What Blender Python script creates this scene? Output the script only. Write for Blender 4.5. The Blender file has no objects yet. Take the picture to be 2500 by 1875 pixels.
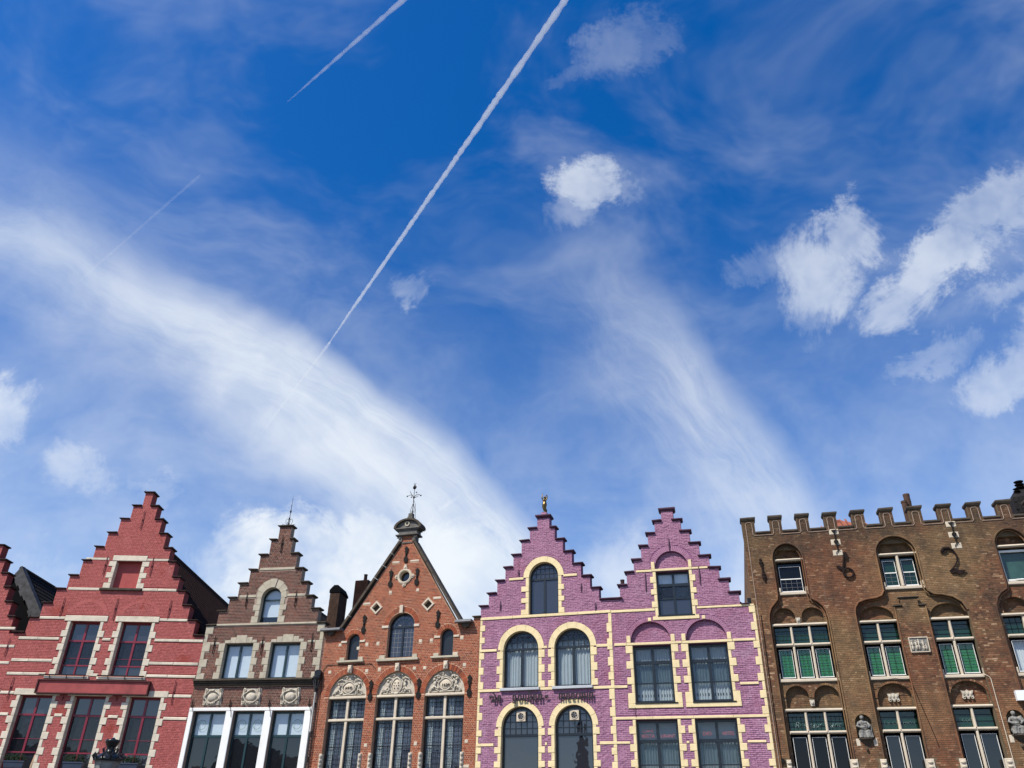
import bpy, bmesh, math, random
import numpy as np
from mathutils import Vector, Matrix
from mathutils.geometry import tessellate_polygon
random.seed(7)
rnd = random.random
def ru(a, b): return a + (b - a) * random.random()
R = math.radians
SC = bpy.context.scene
COL = SC.collection

# ------------------------------------------------------------------ camera
PITCH, ROLL, FOC = R(30.826), R(1.2095), 1960.3
CAMZ = 1.65
cd = bpy.data.cameras.new('camera'); cam = bpy.data.objects.new('camera', cd); COL.objects.link(cam)
_f = Vector((0, math.cos(PITCH), math.sin(PITCH))); _u = Vector((0, -math.sin(PITCH), math.cos(PITCH))); _r = Vector((1, 0, 0))
_r2 = _r * math.cos(ROLL) + _u * math.sin(ROLL); _u2 = _u * math.cos(ROLL) - _r * math.sin(ROLL)
m3 = Matrix((_r2, _u2, -_f)).transposed()
cam.matrix_world = Matrix.Translation((0, 0, CAMZ)) @ m3.to_4x4()
cd.sensor_width = 36; cd.lens = FOC / 2500 * 36; cd.clip_end = 60000; cd.clip_start = 0.1
SC.camera = cam

def in_view(p, margin=0.0):
    v = Vector(p) - Vector((0, 0, CAMZ)); z = v.dot(_f)
    if z <= 0: return False
    x = v.dot(_r2) / z * FOC; y = v.dot(_u2) / z * FOC
    return abs(x) < 1250 - margin and abs(y) < 937 - margin

# ------------------------------------------------------------------ light
SUNDIR = Vector((-0.62, -0.52, 1.0)).normalized()      # towards the sun: up and to the left behind the camera
SUN_EL = math.asin(SUNDIR.z); SUN_AZ = math.atan2(SUNDIR.x, SUNDIR.y)
sl = bpy.data.lights.new('sun', 'SUN'); sl.energy = 5.0; sl.angle = R(0.5); sl.color = (1.0, 0.95, 0.86)
so = bpy.data.objects.new('sun', sl); COL.objects.link(so)
so.rotation_euler = SUNDIR.to_track_quat('Z', 'Y').to_euler()
SC.view_settings.view_transform = 'Standard'; SC.view_settings.look = 'None'
SC.view_settings.exposure = 0.30; SC.view_settings.gamma = 1.0
SC.view_settings.use_curve_mapping = False
SC.cycles.max_bounces = 8; SC.cycles.transparent_max_bounces = 16; SC.cycles.volume_bounces = 1
SC.cycles.sample_clamp_indirect = 4.0

# ------------------------------------------------------------------ node helpers
class NT:
    def __init__(s, tree): s.t = tree
    def n(s, ty, **kw):
        nd = s.t.nodes.new(ty)
        for k, v in kw.items():
            if k == 'inp':
                for a, b in v.items():
                    if hasattr(b, 'is_linked') or isinstance(b, bpy.types.NodeSocket): s.t.links.new(b, nd.inputs[a])
                    else: nd.inputs[a].default_value = b
            else: setattr(nd, k, v)
        return nd
    def math(s, op, a, b=None, c=None, clamp=False):
        nd = s.t.nodes.new('ShaderNodeMath'); nd.operation = op; nd.use_clamp = clamp
        for i, v in enumerate((a, b, c)):
            if v is None: continue
            if isinstance(v, bpy.types.NodeSocket): s.t.links.new(v, nd.inputs[i])
            else: nd.inputs[i].default_value = v
        return nd.outputs[0]
    def vmath(s, op, a, b=None, scale=None):
        nd = s.t.nodes.new('ShaderNodeVectorMath'); nd.operation = op
        for i, v in enumerate((a, b)):
            if v is None: continue
            if isinstance(v, bpy.types.NodeSocket): s.t.links.new(v, nd.inputs[i])
            else: nd.inputs[i].default_value = v
        if scale is not None: nd.inputs['Scale'].default_value = scale
        return nd.outputs['Value'] if op in ('DOT_PRODUCT', 'LENGTH') else nd.outputs[0]
    def smooth(s, v, a, b, o0=0.0, o1=1.0):
        nd = s.t.nodes.new('ShaderNodeMapRange'); nd.interpolation_type = 'SMOOTHSTEP'
        s.t.links.new(v, nd.inputs[0])
        for i, x in enumerate((a, b, o0, o1)):
            if isinstance(x, bpy.types.NodeSocket): s.t.links.new(x, nd.inputs[i + 1])
            else: nd.inputs[i + 1].default_value = x
        return nd.outputs[0]
    def noise(s, vec, scale, detail=4, rough=0.55, dist=0.0, out=0):
        nd = s.t.nodes.new('ShaderNodeTexNoise'); s.t.links.new(vec, nd.inputs['Vector'])
        nd.inputs['Scale'].default_value = scale; nd.inputs['Detail'].default_value = detail
        nd.inputs['Roughness'].default_value = rough; nd.inputs['Distortion'].default_value = dist
        return nd.outputs[out]
    def ramp(s, fac, stops, interp='LINEAR'):
        nd = s.t.nodes.new('ShaderNodeValToRGB'); s.t.links.new(fac, nd.inputs[0])
        cr = nd.color_ramp; cr.interpolation = interp
        while len(cr.elements) < len(stops): cr.elements.new(0.5)
        for e, (p, c) in zip(cr.elements, stops): e.position = p; e.color = (*c, 1)
        return nd.outputs[0]
    def mix(s, fac, a, b, blend='MIX'):
        nd = s.t.nodes.new('ShaderNodeMix'); nd.data_type = 'RGBA'; nd.blend_type = blend
        for k, v in ((0, fac), (6, a), (7, b)):
            if isinstance(v, bpy.types.NodeSocket): s.t.links.new(v, nd.inputs[k])
            else: nd.inputs[k].default_value = v if k == 0 else (*v, 1)
        return nd.outputs[2]

# ------------------------------------------------------------------ sky
def dirv(az, el):
    a, e = R(az), R(el); return Vector((math.sin(a) * math.cos(e), math.cos(a) * math.cos(e), math.sin(e)))
def build_world():
    w = bpy.data.worlds.new('World'); SC.world = w; w.use_nodes = True
    t = w.node_tree; t.nodes.clear(); N = NT(t)
    out = t.nodes.new('ShaderNodeOutputWorld'); bg = t.nodes.new('ShaderNodeBackground')
    sky = t.nodes.new('ShaderNodeTexSky'); sky.sky_type = 'NISHITA'; sky.sun_disc = False
    sky.sun_elevation = SUN_EL; sky.sun_rotation = SUN_AZ; sky.altitude = 0; sky.air_density = 1.0; sky.dust_density = 0.6; sky.ozone_density = 3.0
    tc = t.nodes.new('ShaderNodeTexCoord'); D = tc.outputs['Generated']
    gam = t.nodes.new('ShaderNodeHueSaturation'); t.links.new(sky.outputs[0], gam.inputs['Color'])
    gam.inputs['Saturation'].default_value = 1.42; gam.inputs['Value'].default_value = 1.38; gam.inputs['Hue'].default_value = 0.510
    base = gam.outputs[0]
    sep = t.nodes.new('ShaderNodeSeparateXYZ'); t.links.new(D, sep.inputs[0])
    # wispy distortion of the direction
    n1 = N.noise(D, 5.0, 3, 0.6, 0.0, out=1)
    off = N.vmath('SUBTRACT', n1, (0.5, 0.5, 0.5))
    n2 = N.noise(D, 24.0, 4, 0.7, 0.0, out=1)
    off2 = N.vmath('SUBTRACT', n2, (0.5, 0.5, 0.5))
    Dd = N.vmath('ADD', D, N.vmath('SCALE', off, scale=0.07))
    n3 = N.noise(D, 10.0, 6, 0.72, 0.6, out=1)
    Dc = N.vmath('ADD', N.vmath('ADD', D, N.vmath('SCALE', off2, scale=0.05)), N.vmath('SCALE', N.vmath('SUBTRACT', n3, (0.5, 0.5, 0.5)), scale=0.115))
    med = N.noise(Dd, 10.0, 4, 0.6, 0.0)
    def frame(az, el, rot):
        c = dirv(az, el); e = Vector((math.cos(R(az)), -math.sin(R(az)), 0)); n = c.cross(e) * -1
        n = e.cross(c) ; 
        if n.z < 0: n = -n
        cr, sr = math.cos(R(rot)), math.sin(R(rot))
        return c, e * cr + n * sr, n * cr - e * sr
    total = None; puffs = []
    def add(v):
        nonlocal total
        total = v if total is None else N.math('SUBTRACT', 1.0, N.math('MULTIPLY', N.math('SUBTRACT', 1.0, total), N.math('SUBTRACT', 1.0, v)))
    def blob(az, el, ra, rb, rot, amt, soft=0.75, src=None):
        c, a, b = frame(az, el, rot); src = src or Dc
        x = N.vmath('DOT_PRODUCT', src, tuple(a / R(ra * 1.22))); y = N.vmath('DOT_PRODUCT', src, tuple(b / R(rb * 1.22)))
        r2 = N.math('MULTIPLY_ADD', x, x, N.math('MULTIPLY', y, y))
        v = N.smooth(r2, 1.0, max(0.0, 1 - soft), 0.0, amt)
        puffs.append(v)
    # ---- high cirrus bands: broad feathered streaks running down to the right
    def band(p0, p1, up_soft, low_soft, amt, s_in, s_out, curve, streak, stamt, low_grow=0.0):
        d0, d1 = dirv(*p0), dirv(*p1); n = d0.cross(d1).normalized()
        if n.z < 0: n = -n
        t1 = (d1 - d0).normalized(); mid = (d0 + d1).normalized()
        L = (d1 - d0).length
        s = N.math('DIVIDE', N.vmath('DOT_PRODUCT', N.vmath('SUBTRACT', Dd, tuple(mid)), tuple(t1)), L / 2)      # -1..1 along
        ww = N.vmath('DOT_PRODUCT', Dd, tuple(n))
        ww = N.math('SUBTRACT', ww, N.math('MULTIPLY', N.math('MULTIPLY', s, s), curve))
        # feathered streaks: noise stretched along the band
        comb = t.nodes.new('ShaderNodeCombineXYZ')
        t.links.new(N.math('MULTIPLY', s, streak[0]), comb.inputs[0]); t.links.new(N.math('MULTIPLY', ww, streak[1]), comb.inputs[1])
        comb.inputs[2].default_value = streak[2]
        st = N.noise(comb.outputs[0], 1.0, 7, 0.66, 0.35)
        w2 = N.math('ADD', ww, N.math('MULTIPLY', N.math('SUBTRACT', st, 0.5), 0.05))
        up = N.smooth(w2, up_soft, -up_soft * 0.2); wl = N.math('DIVIDE', w2, N.math('MAXIMUM', N.math('MULTIPLY_ADD', s, low_grow, 1.0), 0.2)); lo = N.smooth(wl, -low_soft, -low_soft * 0.08)
        sw = N.math('MULTIPLY', N.smooth(s, s_in[0], s_in[1]), N.smooth(s, s_out[1], s_out[0]))
        v = N.math('MULTIPLY', N.math('MULTIPLY', up, lo), sw)
        v = N.math('MULTIPLY', v, N.smooth(st, 0.5 - stamt, 0.68, 0.42, 1.0))
        front = N.math('GREATER_THAN', N.vmath('DOT_PRODUCT', D, tuple(mid)), 0.2)
        add(N.math('MULTIPLY', N.math('MULTIPLY', v, amt), front))
    #   veil low in the sky
    elv = N.math('ARCSINE', sep.outputs[2])
    veil = N.math('MULTIPLY', N.smooth(elv, R(44), R(8)), N.smooth(med, 0.28, 0.72, 0.22, 0.42))
    add(veil)
    add(N.math('MULTIPLY', N.smooth(N.noise(N.vmath('MULTIPLY', Dd, (1.0, 1.6, 2.2)), 2.6, 5, 0.62, 0.4), 0.38, 0.85), 0.32))
    band((-33, 36.6), (6.5, 18.4), 0.035, 0.17, 0.80, (-2.0, 0.1), (0.85, 1.5), -0.042, (1.1, 19.0, 3.1), 0.16, 0.5)
    band((-30, 33.0), (2, 17.0), 0.05, 0.12, 0.50, (-0.9, 0.3), (0.85, 1.5), -0.03, (1.1, 17.0, 7.1), 0.16, 0.3)
    band((-46, 35.5), (-22, 31.5), 0.12, 0.12, 0.38, (-1.6, -0.6), (0.5, 1.6), -0.01, (1.2, 16.0, 8.1), 0.2)
    band((7, 42.0), (23, 19.5), 0.035, 0.16, 0.50, (-1.25, 0.2), (0.75, 1.4), -0.02, (1.3, 19.0, 5.5), 0.18, 0.25)
    # cumulus puffs
    blob(7.0, 44.4, 2.4, 1.9, 10, 0.74, 0.95); blob(8.7, 44.2, 2.0, 0.9, -10, 0.38, 0.95)
    blob(6.0, 43.2, 2.6, 1.6, 30, 0.50, 1.0)
    blob(-9.7, 36.5, 2.0, 1.3, 15, 0.55, 1.0)
    blob(10.5, 53.6, 3.0, 1.8, 10, 0.34, 1.0); blob(14.2, 53.0, 2.6, 1.4, 0, 0.26, 1.0); blob(6.5, 52.2, 2.4, 1.2, 20, 0.21, 1.0)
    blob(21.0, 37.6, 2.6, 1.4, -8, 0.42, 1.0); blob(25.5, 35.8, 3.0, 3.2, 30, 0.71, 0.9); blob(28.4, 38.0, 2.6, 2.2, 30, 0.67, 0.95)
    blob(24.6, 33.6, 1.8, 2.0, 0, 0.46, 1.0)
    blob(31.0, 33.6, 2.6, 1.8, 15, 0.67, 0.95); blob(34.5, 34.7, 3.2, 1.9, 10, 0.71, 0.9); blob(38.8, 36.6, 3.4, 1.8, 15, 0.67, 0.9)
    blob(38.5, 32.0, 3.4, 1.2, 5, 0.46, 1.0); blob(36.0, 26.6, 3.2, 1.9, 15, 0.62, 0.9); blob(40.0, 28.5, 3.6, 2.2, 20, 0.66, 0.9)
    blob(31.5, 29.0, 3.4, 1.2, 12, 0.42, 1.0)
    blob(-36.0, 22.9, 2.2, 2.6, -10, 0.76, 0.9); blob(-30.4, 20.9, 2.2, 1.6, -15, 0.55, 1.0); blob(-25.6, 21.0, 1.7, 1.1, 0, 0.42, 1.0)
    blob(-37.5, 19.0, 2.4, 1.6, 0, 0.50, 1.0)
    # cumulus bank standing behind the gables
    blob(-15.5, 16.5, 5.2, 4.6, 5, 0.95, 0.7); blob(-9.5, 16.8, 5.5, 4.4, 0, 0.97, 0.7); blob(-3.5, 16.6, 5.2, 4.8, -4, 0.97, 0.7)
    blob(1.5, 15.0, 4.2, 3.4, 0, 0.85, 0.8); blob(-19.5, 15.5, 3.2, 2.6, 0, 0.7, 0.9); blob(-6.0, 12.5, 13, 3.5, 0, 0.9, 0.8)
    blob(8.0, 16.5, 7.0, 4.6, -10, 0.62, 1.0); blob(15.5, 16.5, 7.0, 4.2, 0, 0.45, 1.0); blob(-28.0, 14.5, 5.0, 2.0, 0, 0.45, 1.0)
    blob(-17.0, 27.5, 9.5, 4.6, -28, 0.62, 1.0, Dd); blob(-10.0, 23.5, 8.0, 4.0, -30, 0.5, 1.0, Dd); blob(-31.0, 31.0, 11.0, 4.0, -8, 0.30, 1.0, Dd)
    pm = puffs[0]
    for v in puffs[1:]: pm = N.math('MAXIMUM', pm, v)
    pm = N.math('MULTIPLY', N.math('MULTIPLY', pm, N.math('POWER', pm, 0.6)), N.smooth(med, 0.3, 0.64, 0.45, 1.0))
    add(pm)
    # cloud shading: bright top, slightly greyer body
    cw = t.nodes.new('ShaderNodeMix'); cw.data_type = 'RGBA'
    t.links.new(med, cw.inputs[0]); cw.inputs[6].default_value = (6.3, 7.1, 7.9, 1); cw.inputs[7].default_value = (7.9, 8.1, 8.3, 1)
    mx = N.mix(N.math('MINIMUM', total, 0.97), base, cw.outputs[2])
    t.links.new(mx, bg.inputs['Color']); bg.inputs['Strength'].default_value = 0.10
    t.links.new(bg.outputs[0], out.inputs[0])
build_world()

# ------------------------------------------------------------------ materials
MATS = {}
def newmat(name):
    m = bpy.data.materials.new(name); m.use_nodes = True
    t = m.node_tree; b = t.nodes['Principled BSDF']; MATS[name] = m
    return m, t, b, NT(t)
def coords(t): return t.nodes.new('ShaderNodeTexCoord').outputs['Object']
def brick_mat(name, stops, large=None, lscale=0.35, grime=0.35, bump=0.35, rough=0.88, top_soot=None, fine=40, streak=0.35, pale=(0.3, 0.24, 0.18)):
    """per-brick tone from the attribute 'tone', large weather patches, fine grain"""
    m, t, b, N = newmat(name)
    geo = t.nodes.new('ShaderNodeNewGeometry'); P = geo.outputs['Position']
    at = t.nodes.new('ShaderNodeAttribute'); at.attribute_name = 'tone'
    oi = t.nodes.new('ShaderNodeObjectInfo')
    f = N.math('FRACT', N.math('ADD', at.outputs['Fac'], oi.outputs['Random']))
    col = N.ramp(f, stops)
    if large:
        for (c, sc, a, bb, seed, amt) in large:
            n = N.noise(N.vmath('ADD', P, (seed, seed * 2.3, seed * .7)), sc, 5, 0.6, 0.4)
            col = N.mix(N.math('MULTIPLY', N.smooth(n, a, bb), amt), col, N.mix(0.45, c, col, 'MIX') if False else c)
    g = N.noise(P, 1.7, 6, 0.65, 0.3)
    col = N.mix(N.math('MULTIPLY', N.smooth(g, 0.40, 0.75), grime), col, (0.035, 0.025, 0.02))
    if top_soot:
        sx = t.nodes.new('ShaderNodeSeparateXYZ'); t.links.new(P, sx.inputs[0])
        z = N.math('ADD', sx.outputs[2], N.math('MULTIPLY', N.math('SUBTRACT', g, 0.5), 3.0))
        col = N.mix(N.smooth(z, top_soot[0], top_soot[1], 0.0, top_soot[2]), col, (0.035, 0.028, 0.02))
    sk = N.noise(N.vmath('MULTIPLY', P, (2.6, 2.6, 0.22)), 1.0, 6, 0.68, 0.3)
    col = N.mix(N.smooth(sk, 0.48, 0.78, 0.0, streak), col, (0.03, 0.024, 0.02))
    col = N.mix(N.smooth(sk, 0.46, 0.25, 0.0, streak * 0.35), col, pale)
    gr = N.noise(P, fine, 3, 0.6)
    col = N.mix(0.22, col, N.ramp(gr, [(0.3, (0.25, 0.25, 0.25)), (0.7, (1, 1, 1))]), 'MULTIPLY')
    t.links.new(col, b.inputs['Base Color']); b.inputs['Roughness'].default_value = rough
    b.inputs['Specular IOR Level'].default_value = 0.25
    bp = t.nodes.new('ShaderNodeBump'); bp.inputs['Strength'].default_value = bump; bp.inputs['Distance'].default_value = 0.012 if fine > 12 else 0.03
    t.links.new(N.noise(P, 26 if fine > 12 else 9, 5, 0.7), bp.inputs['Height']); t.links.new(bp.outputs[0], b.inputs['Normal'])
    return m
def plain(name, col, rough=0.6, metal=0.0, spec=0.4, var=0.25, dirt=(0.05, 0.045, 0.04), dirtamt=0.3, scale=4.0, bump=0.15, bscale=30, col2=None):
    m, t, b, N = newmat(name)
    P = t.nodes.new('ShaderNodeNewGeometry').outputs['Position']
    n = N.noise(P, scale, 6, 0.62, 0.3)
    c = N.mix(N.smooth(n, 0.3, 0.7), tuple(x * (1 - var) for x in col), col2 or col)
    n2 = N.noise(N.vmath('ADD', N.vmath('MULTIPLY', P, (1.0, 1.0, 0.45)), (13.1, 4.2, 7.7)), scale * 0.5, 6, 0.7, 0.5)
    c = N.mix(N.math('MULTIPLY', N.smooth(n2, 0.5, 0.78), dirtamt), c, dirt)
    t.links.new(c, b.inputs['Base Color'])
    b.inputs['Roughness'].default_value = rough; b.inputs['Metallic'].default_value = metal; b.inputs['Specular IOR Level'].default_value = spec
    if bump:
        bp = t.nodes.new('ShaderNodeBump'); bp.inputs['Strength'].default_value = bump; bp.inputs['Distance'].default_value = 0.01
        t.links.new(N.noise(P, bscale, 5, 0.65), bp.inputs['Height']); t.links.new(bp.outputs[0], b.inputs['Normal'])
    return m
def glass_mat(name, tint=(0.5, 0.56, 0.6), ior=1.9, body=None, ripple=0.006, rscale=1.6):
    m = bpy.data.materials.new(name); m.use_nodes = True; t = m.node_tree; t.nodes.clear(); N = NT(t); MATS[name] = m
    out = t.nodes.new('ShaderNodeOutputMaterial'); 
    geo = t.nodes.new('ShaderNodeNewGeometry'); F0 = ((ior - 1) / (ior + 1)) ** 2
    c = N.math('ABSOLUTE', N.vmath('DOT_PRODUCT', geo.outputs['Incoming'], geo.outputs['Normal']))
    frs = N.math('MULTIPLY_ADD', N.math('POWER', N.math('SUBTRACT', 1.0, c), 5.0), 1 - F0, F0)
    gl = t.nodes.new('ShaderNodeBsdfGlossy'); gl.inputs['Roughness'].default_value = 0.015; gl.inputs['Color'].default_value = (0.95, 0.97, 1, 1)
    P = t.nodes.new('ShaderNodeNewGeometry').outputs['Position']
    bp = t.nodes.new('ShaderNodeBump'); bp.inputs['Strength'].default_value = 0.35; bp.inputs['Distance'].default_value = ripple
    t.links.new(N.noise(P, rscale, 2, 0.5), bp.inputs['Height']); t.links.new(bp.outputs[0], gl.inputs['Normal'])
    if body is None:
        tr = t.nodes.new('ShaderNodeBsdfTransparent'); tr.inputs['Color'].default_value = (*tint, 1)
    else:
        tr = t.nodes.new('ShaderNodeBsdfDiffuse'); tr.inputs['Color'].default_value = (*body, 1)
    mx = t.nodes.new('ShaderNodeMixShader')
    t.links.new(frs, mx.inputs[0]); t.links.new(tr.outputs[0], mx.inputs[1]); t.links.new(gl.outputs[0], mx.inputs[2]); t.links.new(mx.outputs[0], out.inputs[0])
    return m
def emit_mat(name, col, s):
    m = bpy.data.materials.new(name); m.use_nodes = True; t = m.node_tree; b = t.nodes['Principled BSDF']; MATS[name] = m
    b.inputs['Base Color'].default_value = (*col, 1); b.inputs['Emission Color'].default_value = (*col, 1); b.inputs['Emission Strength'].default_value = s
    return m

redp = [(0.0, (0.44, 0.118, 0.105)), (0.5, (0.48, 0.135, 0.12)), (1.0, (0.41, 0.108, 0.096))]
brick_mat('red_paint', redp, large=[((0.33, 0.05, 0.03), 0.5, 0.55, 0.68, 3.0, 0.75), ((0.56, 0.22, 0.20), 0.8, 0.58, 0.74, 18.0, 0.4)], grime=0.06, bump=0.5, fine=14, streak=0.15, pale=(0.55, 0.2, 0.18))
pur = [(0.0, (0.365, 0.18, 0.27)), (0.5, (0.385, 0.193, 0.288)), (1.0, (0.345, 0.165, 0.25))]
brick_mat('purple_paint', pur, large=[((0.31, 0.11, 0.17), 0.6, 0.52, 0.7, 8.0, 0.6), ((0.50, 0.33, 0.43), 0.8, 0.6, 0.74, 18.0, 0.4)], grime=0.05, bump=0.9, fine=10, streak=0.16, pale=(0.55, 0.38, 0.48))
brick_mat('brown_brick', [(0.0, (0.035, 0.013, 0.011)), (0.25, (0.13, 0.034, 0.023)), (0.5, (0.065, 0.02, 0.016)), (0.75, (0.17, 0.045, 0.028)), (1.0, (0.045, 0.016, 0.013))],
          large=[((0.24, 0.08, 0.05), 0.45, 0.5, 0.65, 21.0, 0.35)], grime=0.3)
brick_mat('orange_brick', [(0.0, (0.15, 0.030, 0.014)), (0.2, (0.33, 0.073, 0.026)), (0.5, (0.24, 0.046, 0.019)), (0.8, (0.38, 0.095, 0.036)), (1.0, (0.14, 0.026, 0.014))], large=[((0.14, 0.035, 0.022), 0.9, 0.55, 0.75, 12.0, 0.45)], grime=0.3)
brick_mat('castle_brick', [(0.0, (0.07, 0.036, 0.022)), (0.2, (0.175, 0.082, 0.042)), (0.4, (0.11, 0.050, 0.027)), (0.6, (0.215, 0.105, 0.053)), (0.8, (0.16, 0.058, 0.030)), (0.93, (0.30, 0.165, 0.09)), (1.0, (0.38, 0.25, 0.15))],
          large=[((0.27, 0.175, 0.08), 0.25, 0.44, 0.58, 5.0, 0.55), ((0.24, 0.085, 0.04), 0.25, 0.48, 0.62, 31.0, 0.4)], grime=0.6, top_soot=(11.8, 14.4, 0.6), streak=0.55)
plain('mortar_light', (0.36, 0.27, 0.21), 0.95, spec=0.1, dirtamt=0.35)
plain('mortar_pink', (0.50, 0.31, 0.21), 0.95, spec=0.1, dirtamt=0.3)
plain('mortar_brown', (0.16, 0.12, 0.075), 0.95, spec=0.1, dirtamt=0.4)
plain('red_joint', (0.28, 0.06, 0.055), 0.9, spec=0.2, dirtamt=0.1)
plain('purple_joint', (0.25, 0.10, 0.20), 0.9, spec=0.2, dirtamt=0.1)
plain('cream_paint', (0.74, 0.60, 0.345), 0.75, spec=0.2, var=0.12, dirtamt=0.32, dirt=(0.45, 0.33, 0.17), bump=0.25, bscale=18)
plain('white_stone', (0.68, 0.60, 0.47), 0.85, spec=0.2, var=0.16, dirtamt=0.5, dirt=(0.30, 0.22, 0.17), bump=0.45, bscale=14)
plain('grey_stone', (0.45, 0.40, 0.305), 0.88, spec=0.2, var=0.18, dirtamt=0.45, dirt=(0.13, 0.11, 0.08), bump=0.35, bscale=20)
plain('dark_stone', (0.085, 0.068, 0.052), 0.9, spec=0.2, var=0.35, dirtamt=0.5, dirt=(0.02, 0.018, 0.016), bump=0.4)
plain('coping_red', (0.055, 0.032, 0.03), 0.9, spec=0.2, var=0.4, dirtamt=0.6, dirt=(0.018, 0.015, 0.015), bump=0.4)
plain('coping_purple', (0.10, 0.05, 0.08), 0.9, spec=0.2, var=0.4, dirtamt=0.6, dirt=(0.03, 0.025, 0.03), bump=0.4)
plain('pale_stone', (0.56, 0.48, 0.37), 0.85, spec=0.2, var=0.12, dirtamt=0.25, dirt=(0.2, 0.17, 0.13), bump=0.3)
plain('relief_stone', (0.54, 0.48, 0.385), 0.85, spec=0.2, var=0.3, dirtamt=0.55, dirt=(0.12, 0.10, 0.075), scale=9, bump=0.3)
plain('blue_stone', (0.42, 0.44, 0.46), 0.7, spec=0.3, var=0.1, dirtamt=0.2)
plain('white_paint', (0.78, 0.77, 0.73), 0.6, spec=0.3, var=0.05, dirtamt=0.15, dirt=(0.4, 0.38, 0.33))
plain('green_paint', (0.008, 0.035, 0.042), 0.35, spec=0.5, dirtamt=0.1, bump=0)
plain('navy_paint', (0.006, 0.011, 0.017), 0.32, spec=0.5, dirtamt=0.1, bump=0)
plain('maroon_paint', (0.22, 0.016, 0.035), 0.35, spec=0.5, dirtamt=0.1, bump=0)
plain('sign_red', (0.36, 0.07, 0.065), 0.6, spec=0.3, var=0.25, dirtamt=0.65, dirt=(0.09, 0.02, 0.02), scale=2.2, bump=0.1)
plain('sign_edge', (0.07, 0.015, 0.015), 0.6, spec=0.3)
plain('iron', (0.008, 0.007, 0.0065), 0.75, metal=0.0, spec=0.2, dirtamt=0.3, dirt=(0.03, 0.014, 0.008))
plain('rust_iron', (0.018, 0.011, 0.0095), 0.85, spec=0.15, dirtamt=0.5, dirt=(0.045, 0.018, 0.011))
plain('iron_red', (0.16, 0.022, 0.024), 0.6, spec=0.4)
plain('iron_purple', (0.12, 0.045, 0.085), 0.6, spec=0.4)
plain('letter_iron', (0.016, 0.012, 0.016), 0.6, spec=0.3)
plain('lead', (0.06, 0.06, 0.064), 0.6, metal=0.2, spec=0.4, var=0.7, dirtamt=0.8, dirt=(0.012, 0.012, 0.012))
plain('slate', (0.014, 0.012, 0.012), 0.8, spec=0.2, var=0.4, dirtamt=0.4)
plain('roof_brown', (0.032, 0.015, 0.012), 0.9, spec=0.12, var=0.5, dirtamt=0.6, dirt=(0.008, 0.007, 0.007))
plain('roof_red', (0.30, 0.10, 0.06), 0.85, spec=0.25, var=0.3, dirtamt=0.4)
plain('tar', (0.004, 0.004, 0.005), 0.9, spec=0.08, dirtamt=0, bump=0.3)
plain('chimney_brick_dark', (0.085, 0.05, 0.035), 0.9, spec=0.2, var=0.3, dirtamt=0.5, dirt=(0.015, 0.012, 0.01))
plain('curtain_white', (0.66, 0.68, 0.68), 0.9, spec=0.1, var=0.06, dirtamt=0.05, bump=0)
plain('curtain_blue', (0.30, 0.33, 0.40), 0.9, spec=0.1, var=0.1, dirtamt=0.1, bump=0)
plain('blind_white', (0.70, 0.76, 0.80), 0.8, spec=0.2, var=0.05, dirtamt=0.05, bump=0)
plain('blind_green', (0.012, 0.19, 0.03), 0.8, spec=0.2, var=0.15, dirtamt=0.1, bump=0)
plain('blind_sea', (0.10, 0.22, 0.165), 0.8, spec=0.2, var=0.35, dirtamt=0.2, scale=1.8, bump=0)
plain('room', (0.06, 0.055, 0.05), 0.95, spec=0.1, bump=0)
plain('bronze', (0.19, 0.13, 0.05), 0.38, metal=0.8, spec=0.5, var=0.5, dirtamt=0.55, dirt=(0.02, 0.018, 0.012), scale=9, bump=0)
plain('statue_stone', (0.27, 0.26, 0.235), 0.8, spec=0.3, var=0.55, dirtamt=0.75, dirt=(0.02, 0.019, 0.017), scale=11)
plain('black_metal', (0.012, 0.014, 0.016), 0.28, metal=0.4, spec=0.6, dirtamt=0.2)
plain('zinc', (0.20, 0.20, 0.20), 0.5, metal=0.5, spec=0.5, dirtamt=0.4)
plain('white_plastic', (0.75, 0.77, 0.78), 0.4, spec=0.5, var=0.03, dirtamt=0.05, bump=0)
plain('planter_blue', (0.035, 0.05, 0.085), 0.5, spec=0.4)
plain('leaf', (0.016, 0.032, 0.012), 0.8, spec=0.2, var=0.5)
plain('flower', (0.5, 0.06, 0.09), 0.7, spec=0.3)
plain('bone', (0.45, 0.30, 0.19), 0.7)
plain('kite_green', (0.35, 0.50, 0.05), 0.7, bump=0)
plain('cobble', (0.105, 0.098, 0.09), 0.85, var=0.3, scale=1.5)
plain('plaster', (0.35, 0.30, 0.25), 0.9, spec=0.2)
plain('frost', (0.22, 0.23, 0.22), 0.5, spec=0.5, var=0.4, dirtamt=0.5, dirt=(0.10, 0.08, 0.06), scale=6)
glass_mat('glass_clear', (0.78, 0.81, 0.82), 1.42)
glass_mat('glass_dark', ior=1.65, body=(0.006, 0.007, 0.009))
glass_mat('glass_grey', ior=1.8, body=(0.020, 0.021, 0.027))
glass_mat('glass_green', ior=1.55, body=(0.005, 0.028, 0.017), ripple=0.02, rscale=6)
glass_mat('glass_light', (0.90, 0.92, 0.93), 1.5)
emit_mat('neon_red', (0.5, 0.12, 0.12), 0.0)
emit_mat('neon_white', (0.35, 0.45, 0.42), 0.0)
def M(n): return MATS[n]

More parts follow.
